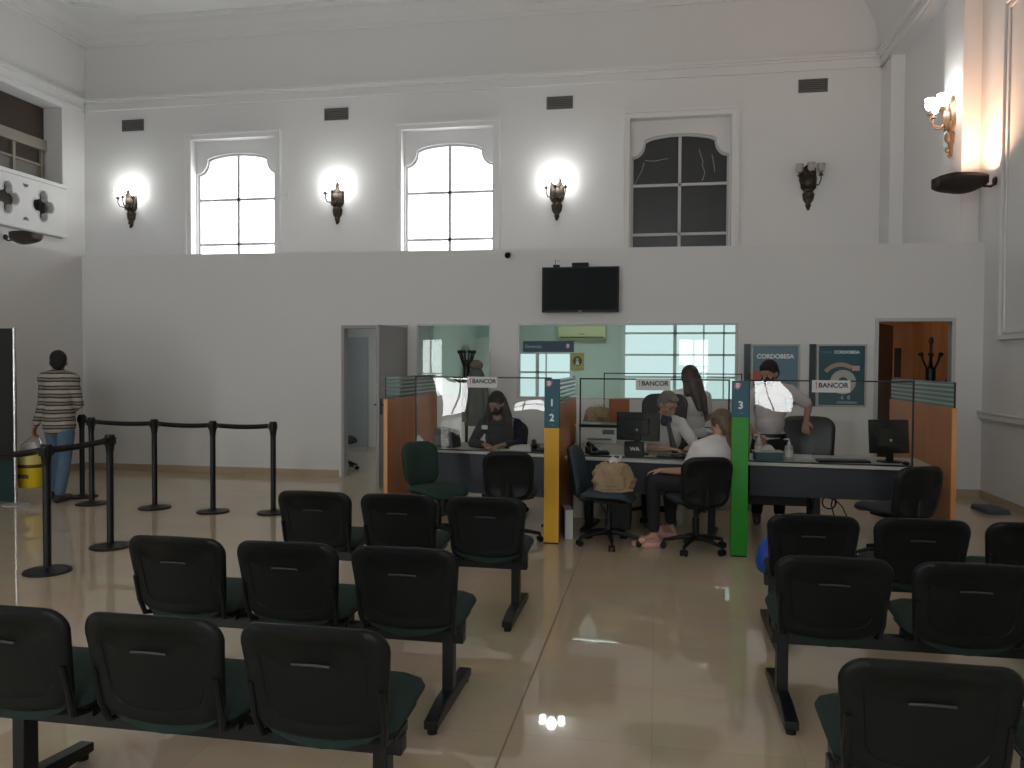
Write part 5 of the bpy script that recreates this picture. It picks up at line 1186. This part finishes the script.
# 2 woman in black behind the left desk, seated, looking down
p2 = dict(pelvis=(0.0, 0.08, 0.50), chest=(0.0, -0.04, 0.80), neck=(-0.01, -0.12, 1.00), head=(-0.015, -0.18, 1.16), face=(-0.30, -0.85, -0.38),
          sl=(-0.17, -0.09, 0.95), el=(-0.26, -0.20, 0.76), wl=(-0.10, -0.38, 0.765), hl=(0.5, -0.8, 0.0), pl=(0, 0, -1),
          sr=(0.17, -0.07, 0.95), er=(0.24, -0.16, 0.76), wr=(0.10, -0.36, 0.765), hr=(-0.5, -0.8, 0.0), pr=(0, 0, -1),
          hipl=(-0.09, 0.06, 0.50), kl=(-0.12, -0.20, 0.54), al=(-0.12, -0.08, 0.085), tl=(-0.1, -1, 0),
          hipr=(0.09, 0.06, 0.50), kr=(0.12, -0.20, 0.54), ar=(0.12, -0.10, 0.085), tr=(0.1, -1, 0))
t, P_, B, J = person('masked woman in black with long dark hair seated behind the left desk', p2, dict(skin=M_SKIN, shirt=M_NAVYCL, trousers=M_BLKCL, shoe=M_SHOE), sleeve=1.85, loc=(-1.60, 8.20, 0), s=0.98, shirt_name='black_blouse')
hair_cap(P_, B, M_HAIRD, t, 1.0, [('c', J['head'] + V((0.05, 0.03, 0.04)), 0.05, J['head'] + V((0.12, 0.0, -0.16)), 0.055), ('c', J['head'] + V((0.12, 0.0, -0.16)), 0.055, J['head'] + V((0.155, -0.04, -0.36)), 0.035),
         ('c', J['head'] + V((-0.06, 0.04, 0.02)), 0.045, J['head'] + V((-0.10, 0.02, -0.16)), 0.04), ('c', J['head'] + V((0.0, 0.09, -0.0)), 0.06, J['head'] + V((0.03, 0.12, -0.26)), 0.07)])
mask(P_, B, M_MASKB, t)
bd = thing('badge_card', 'small pale badge on the blouse of the woman in black', 'badge', (-1.72, 7.93, 0.93)); MB().box2((-0.03, -0.004, -0.02), (0.03, 0, 0.02)).build('card', M_LGREY, bd)

# 3 clerk in white with tie behind the middle desk
p3 = dict(pelvis=(-0.03, 0.22, 0.52), chest=(0.0, 0.04, 0.83), neck=(0.02, -0.03, 1.06), head=(0.065, -0.10, 1.185), face=(0.55, -0.62, -0.45),
          sl=(-0.175, -0.02, 1.00), el=(-0.20, -0.22, 0.78), wl=(0.05, -0.28, 0.775), hl=(0.95, -0.25, 0.0), pl=(0, 0, -1),
          sr=(0.19, 0.04, 0.99), er=(0.33, -0.12, 0.80), wr=(0.24, -0.30, 0.775), hr=(0.35, -0.8, 0.0), pr=(0, 0, -1),
          hipl=(-0.12, 0.18, 0.50), kl=(-0.12, -0.14, 0.54), al=(-0.12, -0.06, 0.085), tl=(0, -1, 0),
          hipr=(0.06, 0.18, 0.50), kr=(0.12, -0.16, 0.54), ar=(0.12, -0.05, 0.085), tr=(0, -1, 0))
t, P_, B, J = person('grey-haired clerk in white shirt and dark tie bent over the middle desk', p3, dict(skin=M_SKIN2, shirt=M_SHIRTW, trousers=M_BLKCL, shoe=M_SHOE), sleeve=1.25, loc=(0.035, 8.02, 0), s=1.03, belly=0.05, w=1.2)
hair_cap(P_, B, M_HAIRG, t)
MB().band([P_(-0.03, 0.098, -0.11) , P_(-0.02, 0.10, -0.12)], 0.01, 0.01)
tie = MB()
a = J['neck'] + V((0.045, -0.085, -0.03)); b_ = J['chest'] + V((0.12, -0.165, -0.05)); c_ = J['chest'] + V((0.16, -0.15, -0.20))
tie.tube([a, a.lerp(b_, 0.5) + V((0, -0.02, 0)), b_, c_], [0.018, 0.022, 0.030, 0.030], 8).build('tie', mat('dark_grey_tie', (0.05, 0.05, 0.065), 0.8), t)
blob('face_mask', [('x', P_(0, 0.05, -0.14), (0.062, 0.05, 0.062), B), ('x', P_(0, 0.035, -0.10), (0.045, 0.05, 0.03), B)], M_MASKN, t, 0.007, 3)
g = MB()
for sx in (-1, 1): g.tube([P_(sx * 0.032 + 0.022 * math.cos(q), 0.095, 0.006 + 0.017 * math.sin(q)) for q in [k * PI / 6 for k in range(13)]], 0.0022, 5); g.tube([P_(sx * 0.054, 0.092, 0.01), P_(sx * 0.078, 0.0, 0.012)], 0.002, 5)
g.build('spectacles', M_BLACKM, t)

# 4 woman standing behind, back turned
p4 = dict(pelvis=(0.02, 0, 0.84), chest=(0.0, 0.0, 1.10), neck=(0, 0, 1.29), head=(-0.01, 0.01, 1.43), face=(0.25, 0.95, -0.25),
          sl=(-0.15, 0.0, 1.245), el=(-0.13, 0.05, 1.01), wl=(-0.02, 0.22, 0.95), hl=(0.4, 0.8, 0), pl=(0, 0, -1),
          sr=(0.15, 0.0, 1.235), er=(0.18, 0.06, 1.01), wr=(0.10, 0.24, 0.95), hr=(-0.3, 0.8, 0), pr=(0, 0, -1),
          hipl=(-0.07, 0, 0.82), kl=(-0.08, 0.03, 0.46), al=(-0.08, 0.0, 0.085), tl=(0, 1, 0),
          hipr=(0.09, 0, 0.82), kr=(0.09, 0.02, 0.46), ar=(0.09, -0.02, 0.085), tr=(0.1, 1, 0))
t, P_, B, J = person('standing woman in white top with long brown hair, back turned, behind the clerk', p4, dict(skin=M_SKIN2, shirt=M_SHIRTW, trousers=M_BLKCL, shoe=M_SHOE), sleeve=0.65, loc=(0.35, 8.72, 0), s=0.93, shirt_name='white_top')
hair_cap(P_, B, M_HAIRB, t, 1.0, [('c', J['head'] + V((0.0, -0.05, 0.02)), 0.070, J['head'] + V((0.07, -0.085, -0.20)), 0.06), ('c', J['head'] + V((0.07, -0.085, -0.20)), 0.06, J['head'] + V((0.10, -0.10, -0.30)), 0.05),
         ('c', J['head'] + V((-0.03, -0.04, 0.0)), 0.055, J['head'] + V((-0.03, -0.07, -0.16)), 0.04), ('c', J['head'] + V((0.06, -0.03, 0.0)), 0.055, J['head'] + V((0.12, -0.07, -0.22)), 0.055), ('c', J['head'] + V((0.12, -0.07, -0.22)), 0.055, J['head'] + V((0.16, -0.10, -0.36)), 0.025)], 0.008)

# 5 seated visitor
p5 = dict(pelvis=(0.04, -0.02, 0.55), chest=(0.07, 0.03, 0.79), neck=(0.10, 0.11, 0.94), head=(0.13, 0.18, 1.06), face=(-0.80, 0.55, -0.22),
          sl=(-0.07, 0.03, 0.87), el=(-0.16, 0.06, 0.66), wl=(-0.36, 0.12, 0.655), hl=(-0.9, 0.3, -0.1), pl=(0, 0, -1),
          sr=(0.23, 0.15, 0.87), er=(0.14, 0.34, 0.76), wr=(-0.06, 0.44, 0.80), hr=(-0.9, 0.4, 0.1), pr=(0, 0, -1),
          hipl=(-0.06, 0.0, 0.54), kl=(-0.44, 0.10, 0.56), al=(-0.43, 0.06, 0.10), tl=(-1.0, 0.0, 0),
          hipr=(0.10, 0.08, 0.54), kr=(-0.30, 0.36, 0.56), ar=(-0.28, 0.50, 0.10), tr=(-0.8, 0.5, 0))
t, P_, B, J = person('seated visitor in white T-shirt, black trousers and pink sandals beside the green totem', p5, dict(skin=M_SKIN2, shirt=M_SHIRTW, trousers=M_BLKCL, shoe=M_PINKS), sleeve=0.62, loc=(0.41, 6.95, 0), s=0.93, sandals=True, shirt_name='white_tshirt', shirt_drop=0.05, trouser_to=0.86)
hair_cap(P_, B, M_HAIRS, t, 1.0, [('c', J['head'] + V((0.04, -0.04, 0.0)), 0.07, J['head'] + V((0.06, -0.10, -0.05)), 0.04), ('c', J['head'] + V((0.06, -0.10, -0.05)), 0.032, J['head'] + V((0.08, -0.12, -0.27)), 0.014)], 0.004)
ph = thing('mobile_phone', 'black mobile phone in the hands of the seated visitor', 'phone', (0.20, 7.24, 0.765), 0.5)
MB().box((0, 0, 0), (0.15, 0.075, 0.009), rotm(0.25, 0, 0)).build('casing', M_BLACKP, ph, bevel=0.002); MB().box((0, 0, 0.0055), (0.14, 0.068, 0.002), rotm(0.25, 0, 0)).build('screen', M_SCR, ph)

# 6 man standing at the right desk
p6 = dict(pelvis=(0.0, 0.05, 0.86), chest=(-0.0, 0.0, 1.14), neck=(-0.01, -0.05, 1.365), head=(-0.03, -0.10, 1.49), face=(-0.60, -0.75, -0.35),
          sl=(-0.185, -0.06, 1.28), el=(-0.30, -0.16, 1.06), wl=(-0.16, -0.34, 0.90), hl=(0.4, -0.6, -0.55), pl=(0.2, 0, -1),
          sr=(0.185, 0.02, 1.32), er=(0.385, 0.04, 1.14), wr=(0.355, -0.06, 0.99), hr=(-0.1, -0.35, -0.9), pr=(0, -1, 0),
          hipl=(-0.09, 0.05, 0.84), kl=(-0.10, 0.02, 0.47), al=(-0.11, 0.05, 0.085), tl=(-0.1, -1, 0),
          hipr=(0.09, 0.05, 0.84), kr=(0.10, 0.02, 0.47), ar=(0.11, 0.06, 0.085), tr=(0.1, -1, 0))
p6['wr'] = (0.34, -0.02, 1.16); p6['er'] = (0.40, 0.05, 1.15)
p6['er'] = (0.375, 0.06, 1.18); p6['wr'] = (0.34, -0.0, 1.03)
t, P_, B, J = person('masked man in pale short-sleeved shirt standing behind the right desk', p6, dict(skin=M_SKIN, shirt=M_SHIRTP, trousers=M_BLKCL, shoe=M_SHOE), sleeve=0.80, loc=(1.10, 8.28, 0), s=1.0, belly=0.02)
hair_cap(P_, B, M_HAIRD, t)
mask(P_, B, M_MASKB, t)
MB().lathe([(0.158, 0.0), (0.166, 0.0), (0.166, 0.035), (0.158, 0.035)], M=Matrix.Translation((0, 0.05, 0.86)) @ Matrix.Diagonal((1.0, 0.78, 1, 1))).build('belt', M_BLACKM, t)

bake_all()
